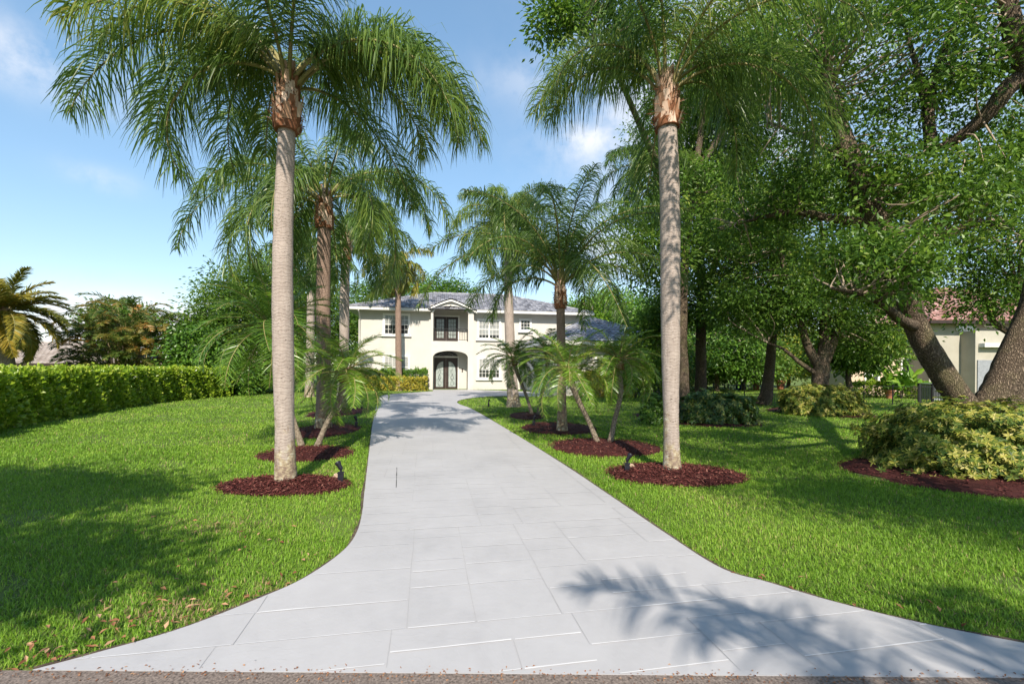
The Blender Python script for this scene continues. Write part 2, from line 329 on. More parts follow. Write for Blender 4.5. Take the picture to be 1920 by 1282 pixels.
D0 = np.array([G(*p) for p in Dpx]); D0[0, 1] = ROAD_Y; D0[-1, 1] = ROAD_Y
def soft(p, a, b, n): return curve(p[a:b], n)
DR = np.vstack((soft(D0, 0, 16, 80), D0[16:21], soft(D0, 21, len(D0), 110)))
drive = link_poly('driveway', M['drive'], [(x, y, .03) for x, y, _ in DR], depth=.2); tag(drive, kind='structure')
# pressed slab joints: lanes along the drive, staggered cross joints painted pale as sun highlights
gl_, gd_ = Geo(), Geo()
ca, sa = math.cos(R(10.5)), math.sin(R(10.5)); e1 = np.array((ca, sa)); e2 = np.array((-sa, ca))
def strip(g, A, B, w, z):
    n = max(2, int(np.linalg.norm(B - A) / .05)); t = np.linspace(0, 1, n)[:, None]; Pn = A + (B - A) * t
    ok = inside(DR, Pn[:, 0], Pn[:, 1]); d = nrm(B - A); s = np.array((-d[1], d[0])) * w * .5; i = 0
    while i < n:
        if ok[i]:
            j = i
            while j + 1 < n and ok[j + 1]: j += 1
            if j > i:
                m = max(2, (j - i) // 4 + 1); ks = np.linspace(i, j, m).astype(int); q = Pn[ks] + rng.standard_normal((m, 2)) * .0016
                wv = np.clip(1 + .3 * rng.standard_normal(m), .3, 1.5)[:, None] * s
                V = np.empty((2 * m, 3)); V[0::2, :2] = q - wv; V[1::2, :2] = q + wv; V[:, 2] = z
                g.add(V, [(2 * k, 2 * k + 2, 2 * k + 3, 2 * k + 1) for k in range(m - 1)])
            i = j + 1
        else: i += 1
vb = .6
while vb < 44:                                                 # bands of slabs, each band with its own lanes
    ve = vb + float(rng.choice([1.3, 1.7, 2.2])); u = -10.0 + rng.uniform(0, .5)
    while u < 14:
        u1 = u + float(rng.choice([.42, .55, .7, .95])); cuts = [vb]
        while cuts[-1] < ve - .45: cuts.append(cuts[-1] + float(rng.choice([.2, .26, .34, .34, .5])))
        cuts.append(ve)
        for v in cuts[:-1]: strip(gl_, e1 * (u + .01) + e2 * v, e1 * (u1 - .01) + e2 * v, .009 if rng.random() < .6 else .0055, .0345)
        for a_, b_ in zip(cuts[:-1], cuts[1:]):
            if rng.random() < .75: strip(gd_, e1 * u + e2 * a_, e1 * u + e2 * b_, .0032, .0335)
        u = u1
    vb = ve
gl_.build('cross_joint', M['joint'], drive); gd_.build('long_joint', M['joint_dark'], drive)
ge_ = Geo()                                                    # dark brown strip of uneven width along the slab edges
for E in (DR[:88], DR[92:]):
    d = nrm(np.gradient(E[:, :2], axis=0)); nn = np.stack((-d[:, 1], d[:, 0]), 1); w_ = .028 + .02 * np.convolve(rng.standard_normal(len(E) + 4), np.ones(5) / 5, 'valid'); w_ = np.clip(w_, .006, .08)[:, None]
    V = np.zeros((2 * len(E), 3)); V[0::2, :2] = E[:, :2] - nn * .01; V[1::2, :2] = E[:, :2] + nn * w_; V[:, 2] = .027; ge_.add(V, [(2 * k, 2 * k + 2, 2 * k + 3, 2 * k + 1) for k in range(len(E) - 1)])
ge_.build('edge_strip', M['brown_strip'], drive)
gs = Geo(); A = G(744, 880)[:2]; B = G(743, 918)[:2]; strip(gs, A, B, .009, .0338); gs.build('drain_slit', M['slit'], drive)

# mulch beds: low mounds of red-brown chips  (centre px, half-width px, near y, far y)
BEDS = []
def bed(x0, x1, y0, y1, chips=1500):
    xc = (x0 + x1) / 2; a = G(xc, y1); b = G(xc, y0); c = (a + b) / 2
    rx = (G(x1, (y0 + y1) / 2)[0] - G(x0, (y0 + y1) / 2)[0]) / 2; ry = abs(b[1] - a[1]) / 2
    BEDS.append((c[0], c[1], rx, ry)); g = Geo(); n = 40; th = np.linspace(0, 2 * np.pi, n, endpoint=False)
    wob = 1 + .06 * np.sin(3 * th + c[0]) + .04 * np.sin(7 * th + c[1]) + .025 * np.sin(13 * th); rings = []
    for k, (f, z) in enumerate(((1.0, .005), (.85, .045), (.5, .07), (.02, .085))):
        rings.append(np.stack((c[0] + rx * f * wob * np.cos(th), c[1] + ry * f * wob * np.sin(th), np.full(n, z)), 1))
    V = np.concatenate(rings); k = np.arange(n); k2 = (k + 1) % n
    Fq = np.concatenate([np.stack((i * n + k, i * n + k2, (i + 1) * n + k2, (i + 1) * n + k), 1) for i in range(3)]); g.add(V, Fq, .18)
    r = np.sqrt(rng.random(chips)) * 1.03 + np.where(rng.random(chips) < .05, rng.exponential(.07, chips), 0); t = rng.uniform(0, 2 * np.pi, chips)
    C = np.stack((c[0] + rx * r * np.cos(t), c[1] + ry * r * np.sin(t), .02 + .075 * np.clip(1 - r ** 2, 0, 1) + rng.uniform(0, .025, chips)), 1)
    D = rdir(chips); D[:, 2] *= .35; N = rdir(chips) * .5 + (0, 0, 1)
    leafcards(g, C, D, N, rng.uniform(.025, .075, chips), rng.uniform(.008, .02, chips), rng.random(chips), 0, .1)
    return tag(g.build('mulch_bed', M['mulch']), kind='stuff')
bed(415, 655, 896, 932, 6000); bed(488, 664, 838, 868, 2200); bed(540, 672, 795, 824, 1500); bed(585, 690, 764, 783, 700); bed(1140, 1392, 872, 914, 6000); bed(1030, 1236, 824, 858, 2600)
bed(976, 1118, 793, 816, 1400); bed(955, 1023, 774, 788, 700); bed(1600, 2150, 858, 945, 4200); bed(1198, 1412, 772, 800, 1500); bed(1458, 1612, 765, 783, 900)

# ------------------------------------------------------------------ house placement (needed for the grass mask)
HR = R(9); HX0, HY0 = -4.38, 32.5
ux, uy = math.cos(HR), math.sin(HR)
def H(px, py, v=0.0):                # local (u, z) on the facade plane at inward depth v
    a, b = pray(px, py); nx, ny = -uy, ux
    Y = (v + HX0 * nx + HY0 * ny) / (a * nx + ny)
    return (a * Y - HX0) * ux + (Y - HY0) * uy, CH + b * Y
def hw(u, v): return (HX0 + u * ux - v * uy, HY0 + u * uy + v * ux)

# ------------------------------------------------------------------ grass
def grass():
    g = Geo(); Cs = []
    def sample(y0, y1, dens, n):
        Y = rng.uniform(y0, y1, n); hwid = 1.22 * Y + 3.2; X = rng.uniform(-1, 1, n) * (1.22 * y1 + 3.2)
        k = np.abs(X) < hwid; return X[k], Y[k]
    edges = [1.9, 3.2, 4.6, 6.5, 9, 12.5, 17, 24, 36]; dens = [7000, 6300, 4000, 2100, 850, 380, 180, 80]
    for (a, b), d in zip(zip(edges[:-1], edges[1:]), dens):
        n = int((b - a) * 2 * (1.22 * b + 3.2) * d); X, Y = sample(a, b, d, n)
        k = ~inside(DR, X, Y) & (Y > ROAD_Y + .03 * np.abs(rng.standard_normal(len(Y)))) & ~((X > DR[0, 0] - .1) & (X < DR[-1, 0]) & (Y < ROAD_Y + .05))
        for (cx, cy_, rx, ry) in BEDS: k &= ((X - cx) / rx) ** 2 + ((Y - cy_) / ry) ** 2 > .99
        U = (X - HX0) * ux + (Y - HY0) * uy; Vv = -(X - HX0) * uy + (Y - HY0) * ux
        k &= ~((Vv > -.1) & (U > -7) & (U < 14))
        # thin patches
        th = np.sin(X * 1.7 + 1.1) * np.sin(Y * 2.3 + .4) + .5 * np.sin(X * 4.1 + Y * 3.3); k &= ~((th > 1.12) & (rng.random(len(X)) < .6))
        X, Y = X[k], Y[k]; n = len(X); sc = np.clip(Y / 5.5, .85, 4.2)
        L = rng.uniform(.02, .052, n) * np.clip(sc, 1, 1.25); w = rng.uniform(.0045, .0082, n) * sc
        az = rng.uniform(0, 2 * np.pi, n); lean = rng.uniform(.3, 1.6, n)
        d1 = np.stack((np.cos(az) * np.sin(lean * .5), np.sin(az) * np.sin(lean * .5), np.cos(lean * .5)), 1)
        d2 = np.stack((np.cos(az) * np.sin(lean), np.sin(az) * np.sin(lean), np.cos(lean)), 1)
        s = np.stack((-np.sin(az), np.cos(az), np.zeros(n)), 1); B = np.stack((X, Y, np.zeros(n)), 1)
        Mid = B + d1 * (L * .5)[:, None]; T = Mid + d2 * (L * .55)[:, None]; wv = s * (w * .5)[:, None]
        V = np.stack((B - wv, B + wv, Mid + wv * .95, Mid - wv * .95, T + wv * .12, T - wv * .12), 1)
        i = np.arange(n)[:, None] * 6; pt = np.sin(X * .9 + 2 * np.sin(Y * .7)) * .06 + np.sin(X * 2.9 + Y * 1.3) * .04; dry = np.exp(-(((X + 2.05) / .55) ** 2 + ((Y - 2.95) / .16) ** 2)) + np.exp(-(((X + 2.9) / .4) ** 2 + ((Y - 4.5) / .22) ** 2)) * .7 + np.exp(-(((X + 1.5) / .4) ** 2 + ((Y - 3.25) / .12) ** 2))
        var = np.clip(rng.normal(.5, .17, n) + pt, 0, .95); var[rng.random(n) < .015 + .4 * dry] = 1.2
        g.add(V.reshape(-1, 3), np.concatenate((i + [0, 1, 2, 3], i + [3, 2, 4, 5])), np.concatenate((var, var)))
    tag(g.build('grass', M['grass']), kind='stuff')
grass()
gf = Geo()                                                     # dry leaves that lie on the lawn by the drive
spots = [(330, 1160, 26), (250, 1120, 12), (330, 985, 12), (510, 1110, 16), (420, 1020, 12), (420, 1150, 14), (120, 1240, 22), (600, 1060, 8), (1340, 1075, 10), (1500, 1125, 14), (1740, 1180, 12), (220, 1205, 25), (20, 1250, 30)]
for (px, py, n) in spots:
    c = G(px, py); C = np.stack((c[0] + rng.normal(0, .22, n), c[1] + rng.normal(0, .16, n), rng.uniform(.03, .06, n)), 1)
    k = (C[:, 1] > ROAD_Y) & ~inside(DR, C[:, 0], C[:, 1]); C = C[k]; n = len(C)
    if n: leafcards(gf, C, rdir(n) * (1, 1, .2), rdir(n) * .4 + (0, 0, 1), rng.uniform(.03, .065, n), rng.uniform(.015, .03, n), rng.random(n))
gg = Geo(); n = 900; X_ = rng.uniform(-4.2, 5, n); C = np.stack((X_, ROAD_Y + .012 * np.sin(X_ * 3) + rng.normal(-.02, .03, n), np.full(n, .034)), 1)
leafcards(gg, C, rdir(n) * (1, 1, .2), rdir(n) * .3 + (0, 0, 1), rng.uniform(.006, .02, n), rng.uniform(.005, .012, n), rng.random(n) * .9, 0, .3); tag(gg.build('gravel', M['deadleaf']), kind='stuff')
tag(gf.build('fallen_leaves', M['deadleaf']), kind='stuff')

# ------------------------------------------------------------------ the house
house = thing('house', 'two storey cream house with grey tiled hip roof at the end of the driveway', 'house', (HX0, HY0, 0), HR)
def part(name, g, mats, parent=house): return g.build(name, mats, parent)
uA, uB = H(672, 660)[0], H(1091, 660)[0]                       # facade ends
oL, oR = H(812, 650, -.4)[0], H(877.5, 650, -.4)[0]            # porch opening
pL, pR = H(807.5, 650, -.4)[0], H(888, 650, -.4)[0]            # portico block
EZ, VB, VD = 5.62, 1.0, 10.0                                   # eave height, porch back wall, house depth
g = Geo()
g.box(uA, oL, 0, .25, 0, EZ - .1); g.box(oR, uB, 0, .25, 0, EZ - .1); g.box(uA, uA + .25, .25, VD, 0, EZ - .1); g.box(uB - .25, uB, .25, VD, 0, EZ - .1); g.box(uA + .25, uB - .25, VD - .25, VD, 0, EZ - .1)
g.box(oL, oR, VB, VB + .2, 0, EZ + .3)                         # back wall of the porch and balcony
g.box(oL - .2, oL, .25, VB + .2, 0, EZ + .3); g.box(oR, oR + .2, .25, VB + .2, 0, EZ + .3)
zf = H(845, 639.5, -.4)[1]
g.box(oL, oR, -.38, VB, zf - .34, zf)                          # balcony floor
g.box(oL - .2, oR + .2, .0, VB + .2, EZ + .32, EZ + .4)        # soffit of the balcony
part('wall', g, M['stucco'])
def arch_block(g, uL, a0, a1, uR, zb, spring, peak, top, v0, v1, n=18):   # a wall slab with an arched opening; top(u) is its upper outline
    us = np.concatenate((np.linspace(uL, a0, 4), np.linspace(a0, a1, n + 1)[1:], np.linspace(a1, uR, 4)[1:]))
    c = (a0 + a1) / 2; hwd = (a1 - a0) / 2
    for ua, ub in zip(us[:-1], us[1:]):
        m = (ua + ub) / 2
        f = (lambda x: spring + (peak - spring) * math.sqrt(max(0, 1 - ((x - c) / hwd) ** 2))) if a0 < m < a1 else (lambda x: zb)
        za, zb_, ta, tb = f(ua), f(ub), top(ua), top(ub)
        g.add([(ua, v0, za), (ub, v0, zb_), (ub, v0, tb), (ua, v0, ta)], [(0, 1, 2, 3)])
        g.add([(ua, v1, za), (ub, v1, zb_), (ub, v1, tb), (ua, v1, ta)], [(3, 2, 1, 0)])
        g.add([(ua, v0, za), (ub, v0, zb_), (ub, v1, zb_), (ua, v1, za)], [(3, 2, 1, 0)]); g.add([(ua, v0, ta), (ub, v0, tb), (ub, v1, tb), (ua, v1, ta)], [(0, 1, 2, 3)])
    for x in (uL, a0, a1, uR):
        zt = top(x) if x in (uL, uR) else spring
        g.add([(x, v0, zb), (x, v1, zb), (x, v1, zt), (x, v0, zt)], [(0, 1, 2, 3)])
g = Geo(); zs1, zp1 = H(812, 668, -.4)[1], H(845, 657.5, -.4)[1]
arch_block(g, pL, oL, oR, pR, 0, zs1, zp1, lambda u: zf - .002, -.4, -.003)
gp, ge = H(846, 563, -.4)[1], H(806, 582, -.4)[1]; uc = (oL + oR) / 2
def gtop(u):
    t = abs(u - uc) / (pR - uc + .1); return ge + (gp - ge) * (1 - t ** 1.25)
zs2, zp2 = H(812, 586, -.4)[1], H(845, 573.5, -.4)[1]
arch_block(g, pL, oL, oR, pR, zf + .002, zs2, zp2, gtop, -.4, -.003)
part('portico', g, M['stucco'])
g = Geo()                                                      # white gable moulding and arch hoods
xs = np.linspace(pL - .28, pR + .28, 30)
def gt2(u):
    t = abs(u - uc) / (pR + .28 - uc); return ge - .06 + (gp + .02 - ge + .06) * (1 - t ** 1.25)
for a, b in zip(xs[:-1], xs[1:]):
    za, zb = gt2(a), gt2(b)
    V = [(a, -.62, za - .11), (b, -.62, zb - .11), (b, -.62, zb), (a, -.62, za), (a, -.402, za - .11), (b, -.402, zb - .11), (b, -.402, zb), (a, -.402, za)]
    g.add(V, [(0, 1, 2, 3), (3, 2, 6, 7), (4, 5, 1, 0)])
th = np.linspace(0, np.pi, 20); hwd = (oR - oL) / 2
g.tube(np.stack((uc - (hwd + .03) * np.cos(th), np.full(20, -.41), zs2 + (zp2 - zs2 + .03) * np.sin(th)), 1), .045, 6)
part('gable_trim', g, M['white'])
# roof: barrel tiles laid in courses
def tileplane(g, p0, p1, q0, q1, tw=.31, cl=.40, h=.075, lift=.02):
    p0, p1, q0, q1 = (np.array(x, float) for x in (p0, p1, q0, q1)); e = p1 - p0; Wd = np.linalg.norm(e); e /= Wd
    nr = np.cross(e, q0 - p0); nr /= np.linalg.norm(nr); nr = nr if nr[2] > 0 else -nr; sd = np.cross(nr, e); sd = sd if sd[2] > 0 else -sd
    xq0, Ls, xq1 = (q0 - p0) @ e, (q0 - p0) @ sd, (q1 - p0) @ e
    g.add([p0, p1, q1, q0], [(0, 1, 2, 3)], .15, 1)
    ph = np.linspace(0, np.pi, 5)
    for c in range(int(Wd / tw)):
        x = (c + .5) * tw; L = Ls * min(1, x / max(xq0, 1e-6), (Wd - x) / max(Wd - xq1, 1e-6))
        n = int(L / cl) + 1
        for k in range(n):
            s0, s1 = k * cl, min((k + 1) * cl + .05, L)
            if s1 - s0 < .06: continue
            V = [p0 + e * (x - tw * .5 * math.cos(a)) + sd * s_ + nr * (lift + hh + h * math.sin(a)) for s_, hh in ((s0 - .04 * (k == 0), .035), (s1, .0)) for a in ph]
            vv = np.clip(rng.normal(.5, .26), 0, 1)
            g.add(V, [(j, j + 1, j + 6, j + 5) for j in range(4)] + [(0, 1, 3, 4), ], vv, 0)
def hiproof(g, u0, u1, v0, v1, ez, rz, **kw):
    d = (v1 - v0) / 2; vm = (v0 + v1) / 2; w = u1 - u0
    if w >= v1 - v0: a, b = (u0 + d, vm, rz), (u1 - d, vm, rz)
    else: d = w / 2; um = (u0 + u1) / 2; a, b = (um, v0 + d, rz), (um, v1 - d, rz)
    if w >= v1 - v0:
        tileplane(g, (u0, v0, ez), (u1, v0, ez), a, b, **kw); tileplane(g, (u0, v1, ez), (u0, v0, ez), a, a, **kw); tileplane(g, (u1, v0, ez), (u1, v1, ez), b, b, **kw)
        g.add([(u0, v1, ez), (u1, v1, ez), b, a], [(0, 1, 2, 3)], .4, 0); hips = [((u0, v0, ez), a), ((u1, v0, ez), b), (a, b), ((u0, v1, ez), a), ((u1, v1, ez), b)]
    else:
        tileplane(g, (u0, v0, ez), (u1, v0, ez), a, a, **kw); tileplane(g, (u0, v1, ez), (u0, v0, ez), b, a, **kw); tileplane(g, (u1, v0, ez), (u1, v1, ez), a, b, **kw)
        g.add([(u0, v1, ez), (u1, v1, ez), b, b], [(0, 1, 2, 3)], .4, 0); hips = [((u0, v0, ez), a), ((u1, v0, ez), a), (a, b)]
    for p, q in hips:                                          # ridge and hip caps
        p, q = np.array(p), np.array(q); n = max(2, int(np.linalg.norm(q - p) / .38))
        for k in range(n):
            A_, B_ = p + (q - p) * k / n, p + (q - p) * (k + 1.1) / n; g.tube([A_ + (0, 0, .06), B_ + (0, 0, .05)], [.12, .10], 6, 0, np.clip(rng.normal(.55, .2), 0, 1))
g = Geo(); hiproof(g, uA - .6, uB + .6, -.65, VD + .6, EZ, EZ + 1.95)
# small gable roof over the portico
for sgn in (-1, 1):
    xs = np.linspace(0, pR + .3 - uc, 9)
    for a, b in zip(xs[:-1], xs[1:]):
        for v in np.arange(-.66, 2.6, .36):
            za, zb = gt2(uc + a) + .05, gt2(uc + b) + .05
            mid = (a + b) / 2; zm = (za + zb) / 2 + .05
            V = [(uc + sgn * a, v, za), (uc + sgn * mid, v, zm), (uc + sgn * b, v, zb), (uc + sgn * a, v + .38, za - .015), (uc + sgn * mid, v + .38, zm - .015), (uc + sgn * b, v + .38, zb - .015)]
            g.add(V, [(0, 1, 4, 3), (1, 2, 5, 4)], np.clip(rng.normal(.5, .2), 0, 1), 0)
part('roof', g, [M['tile'], M['tile_under']])
g = Geo()                                                      # fascia, gutter, soffit
g.box(uA - .62, pL - .2, -.72, -.62, EZ - .14, EZ + .02); g.box(pR + .2, uB + .62, -.72, -.62, EZ - .14, EZ + .02); g.box(uA - .7, uA - .62, -.72, VD + .6, EZ - .14, EZ + .02); g.box(uB + .62, uB + .7, -.72, VD + .6, EZ - .14, EZ + .02)
g.box(uA - .62, pL - .02, -.62, 0, EZ - .13, EZ - .1); g.box(pR + .02, uB + .62, -.62, 0, EZ - .13, EZ - .1); g.box(uA - .62, uA, 0, VD, EZ - .13, EZ - .1); g.box(uB, uB + .62, 0, VD, EZ - .13, EZ - .1)
part('gutter', g, M['white'])
for x in (uA + .1, uB - .1):
    g = Geo(); g.tube([(x, -.66, EZ - .2), (x, -.3, EZ - .5), (x, -.06, EZ - .65), (x, -.06, .05)], .045, 8); part('downspout', g, M['white'])
def window(u0, u1, z0, z1, v, units, cols, rows, parent=house, blind=True, sill=True, tw=.11):
    g = Geo()
    g.box(u0 - tw, u1 + tw, v - .07, v - .002, z1, z1 + tw); g.box(u0 - tw, u0, v - .07, v - .002, z0, z1); g.box(u1, u1 + tw, v - .07, v - .002, z0, z1); g.box(u0, u1, v - .065, v - .002, z0 - .05, z0)
    W_ = (u1 - u0) / units
    for k in range(units):
        a, b = u0 + k * W_, u0 + (k + 1) * W_; f = .045
        g.box(a, a + f, v - .055, v - .003, z0, z1); g.box(b - f, b, v - .055, v - .003, z0, z1); g.box(a + f, b - f, v - .055, v - .003, z1 - f, z1); g.box(a + f, b - f, v - .055, v - .003, z0, z0 + f)
        for c in range(1, cols): x = a + (b - a) * c / cols; g.box(x - .011, x + .011, v - .05, v - .032, z0 + f, z1 - f)
        for r in range(1, rows): z = z0 + (z1 - z0) * r / rows; t = .028 if r * 2 == rows else .011; g.box(a + f, b - f, v - .053, v - .034, z - t, z + t)
    w = part('window', g, M['white'], parent)
    g = Geo(); g.add([(u0, v - .028, z0), (u1, v - .028, z0), (u1, v - .028, z1), (u0, v - .028, z1)], [(0, 1, 2, 3)]); part('pane', g, M['glass'], w)
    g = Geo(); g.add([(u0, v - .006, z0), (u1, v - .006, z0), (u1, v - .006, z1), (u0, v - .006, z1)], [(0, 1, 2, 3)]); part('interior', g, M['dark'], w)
    if blind:
        g = Geo(); zb = z0 + (z1 - z0) * blind
        for z in np.arange(zb, z1, .05): g.box(u0 + .02, u1 - .02, v - .022, v - .012, z, z + .036)
        part('blind', g, M['blind'], w)
    if sill: g = Geo(); g.box(u0 - .2, u1 + .2, v - .14, v - .003, z0 - .16, z0 - .055); part('sill', g, M['white'], w)
def wpx(x0, x1, y0, y1, *a, **k):
    u0, z1 = H(x0, y0); u1, z0 = H(x1, y1); u0, u1 = min(u0, u1), max(u0, u1); window(u0, u1, z0, z1, 0, *a, **k)
wpx(721, 766, 590, 627, 2, 3, 4, blind=.5, sill=True); wpx(721, 766, 668, 708, 2, 3, 4, blind=.3)
wpx(897.5, 936.5, 600.5, 635, 2, 3, 4, blind=.18); wpx(897.5, 936.5, 672.5, 708.5, 2, 3, 4, blind=.40); wpx(976, 994, 600, 619.5, 1, 3, 3, blind=False)
# entry: double doors with arched glass, transom with ironwork
def entry():
    u0, u1 = oL + .06, oL + .06 + 1.72; zt = 2.28; v = VB; um = (u0 + u1) / 2
    for k, (a, b) in enumerate(((u0, um - .006), (um + .006, u1))):
        g = Geo(); g.box(a, b, v - .09, v - .01, .02, zt)
        d = part('door', g, M['bronze']); s = 1 if k == 0 else -1; out_, inn = (a + .13, b - .17) if k == 0 else (b - .13, a + .17)
        n = 14; t = np.linspace(0, 1, n); uu = out_ + (inn - out_) * t; top = 1.30 + .74 * np.sqrt(1 - (1 - t) ** 2)
        g = Geo()
        for i in range(n - 1): g.add([(uu[i], v - .095, .16), (uu[i + 1], v - .095, .16), (uu[i + 1], v - .095, top[i + 1]), (uu[i], v - .095, top[i])], [(0, 1, 2, 3)])
        part('glass', g, M['doorglass'], d)
        g = Geo(); g.tube(np.stack((uu, np.full(n, v - .10), top), 1), .022, 6); g.tube([(inn, v - .10, .16), (inn, v - .10, top[-1])], .02, 6); g.tube([(out_, v - .10, .16), (out_, v - .10, top[0])], .02, 6)
        um2 = (out_ + inn) / 2
        for q in (-1, 1):
            t2 = np.linspace(0, 1, 24); g.tube(np.stack((um2 + q * .13 * np.sin(t2 * 3 * np.pi) * (1 - .5 * t2), np.full(24, v - .105), .22 + 1.25 * t2), 1), .010, 5)
        th = np.linspace(0, 2 * np.pi, 16); g.tube(np.stack((um2 + .09 * np.cos(th), np.full(16, v - .105), .85 + .14 * np.sin(th)), 1), .009, 5)
        part('grille', g, M['iron'], d)
        g = Geo(); x = (b - .06) if k == 0 else (a + .06); g.tube([(x, v - .09, .95), (x, v - .15, .97), (x, v - .15, 1.27), (x, v - .09, 1.29)], .014, 6); part('handle', g, M['iron'], d)
    g = Geo(); g.box(u0 - .06, u0 - .004, v - .11, v - .005, 0, zt + .02); g.box(u1 + .004, u1 + .06, v - .11, v - .005, 0, zt + .02); g.box(u0 - .06, u1 + .06, v - .12, v - .005, zt + .022, zt + .12); part('door_frame', g, M['white'])
    n = 18; xs = np.linspace(u0, u1, n); ar = zt + .125 + .36 * np.sqrt(np.maximum(0, 1 - ((xs - um) / ((u1 - u0) / 2)) ** 2)); g = Geo()
    for i in range(n - 1): g.add([(xs[i], v - .03, zt + .12), (xs[i + 1], v - .03, zt + .12), (xs[i + 1], v - .03, ar[i + 1]), (xs[i], v - .03, ar[i])], [(0, 1, 2, 3)])
    tr = part('transom', g, M['dark']); g = Geo()
    for f in (1, .62): g.tube(np.stack((um + (xs - um) * f, np.full(n, v - .05), zt + .125 + (ar - zt - .125) * f), 1), .016, 5)
    for a in np.linspace(.3, np.pi - .3, 7): g.tube([(um, v - .05, zt + .13), (um + .8 * math.cos(a), v - .05, zt + .13 + .33 * math.sin(a))], .010, 5)
    part('transom_grille', g, M['joint_dark'], tr)
    g = Geo(); g.tube([(oR - .32, v - .012, 1.28), (oR - .32, v - .035, 1.28)], .05, 8); g.box(oR - .36, oR - .28, v - .04, v - .004, 1.35, 1.5); part('doorbell', g, M['bronze'])
entry()
def balcony():
    u0, u1 = oL + .06, oL + .06 + 1.72; um = (u0 + u1) / 2; z0, z1 = zf + .02, H(835, 594, VB)[1]; v = VB
    g = Geo(); g.box(u0 - .12, u0 - .003, v - .07, v - .004, zf, z1 + .12); g.box(u1 + .003, u1 + .12, v - .07, v - .004, zf, z1 + .12); g.box(u0 - .003, u1 + .003, v - .07, v - .004, z1 + .003, z1 + .12); part('door_frame', g, M['white'])
    for a, b in ((u0, um - .005), (um + .005, u1)):
        g = Geo(); g.box(a, a + .16, v - .06, v - .01, z0, z1); g.box(b - .16, b, v - .06, v - .01, z0, z1); g.box(a + .16, b - .16, v - .06, v - .01, z1 - .18, z1); g.box(a + .16, b - .16, v - .06, v - .01, z0, z0 + .28)
        for c in (1, 2): x = a + .16 + (b - a - .32) * c / 3; g.box(x - .012, x + .012, v - .055, v - .02, z0 + .28, z1 - .18)
        for r in range(1, 5): z = z0 + .28 + (z1 - z0 - .46) * r / 5; g.box(a + .16, b - .16, v - .054, v - .022, z - .012, z + .012)
        d = part('balcony_door', g, M['bronze']); g = Geo(); g.add([(a + .16, v - .03, z0 + .28), (b - .16, v - .03, z0 + .28), (b - .16, v - .03, z1 - .18), (a + .16, v - .03, z1 - .18)], [(0, 1, 2, 3)]); part('pane', g, M['doorglass'], d)
    g = Geo(); a, b = oL + .01, oR - .01; v = -.34; zt = H(845, 616, -.4)[1]
    g.box(a, b, v - .03, v + .03, zt - .04, zt); g.box(a, b, v - .02, v + .02, zf + .08, zf + .11); g.box(a, b, v - .02, v + .02, zt - .2, zt - .175); g.box(a, a + .05, v - .026, v + .026, zf, zt - .04); g.box(b - .05, b, v - .026, v + .026, zf, zt - .04)
    n = int((b - a) / .12)
    for k in range(1, n): x = a + (b - a) * k / n; g.box(x - .014, x + .014, v - .014, v + .014, zf + .11, zt - .2)
    for k in range(1, n, 2):
        x = a + (b - a) * k / n; th = np.linspace(0, 2 * np.pi, 12); g.tube(np.stack((x + .05 * np.cos(th), np.full(12, v), zt - .11 + .05 * np.sin(th)), 1), .008, 4)
    part('balcony_railing', g, M['iron'])
    g = Geo(); zz = zp2 - .12; g.box(uc - .13, uc + .13, .1, .35, zz - .08, zz); g.tube([(uc, .22, EZ + .32), (uc, .22, zz)], .015, 6); part('lantern', g, M['iron'])
balcony()
# garage wing that comes forward on the right, its door facing the drive
wu0, wu1, wv0, wz = 5.45, 12.9, -7.4, 3.1
g = Geo(); g.box(wu0, wu1, wv0, -.003, 0, wz - .08); part('garage_wall', g, M['stucco'])
g = Geo(); hiproof(g, wu0 - .55, wu1 + .55, wv0 - .55, 2.2, wz, wz + 1.75); part('garage_roof', g, [M['tile'], M['tile_under']])
g = Geo(); g.box(wu0 - .6, wu1 + .6, wv0 - .62, wv0 - .55, wz - .2, wz + .02); g.box(wu0 - .62, wu0 - .55, wv0 - .55, -.75, wz - .2, wz + .02); g.box(wu0 - .55, wu1 + .55, wv0 - .55, wv0, wz - .12, wz - .09); g.box(wu0 - .55, wu0, wv0, -.72, wz - .12, wz - .09); part('garage_gutter', g, M['white'])
g = Geo()
for k in range(4): g.box(wu0 - .05, wu0 - .004, -6.6, -1.2, .04 + k * .56, .58 + k * .56)
gd = part('garage_door', g, M['garage']); g = Geo(); g.box(wu0 - .07, wu0 - .003, -6.75, -6.603, 0, 2.4); g.box(wu0 - .07, wu0 - .003, -1.197, -1.05, 0, 2.4); g.box(wu0 - .07, wu0 - .003, -6.603, -1.197, 2.285, 2.4); part('frame', g, M['white'], gd)
window(8.2, 9.6, .9, 2.2, wv0, 2, 3, 4, blind=.4)

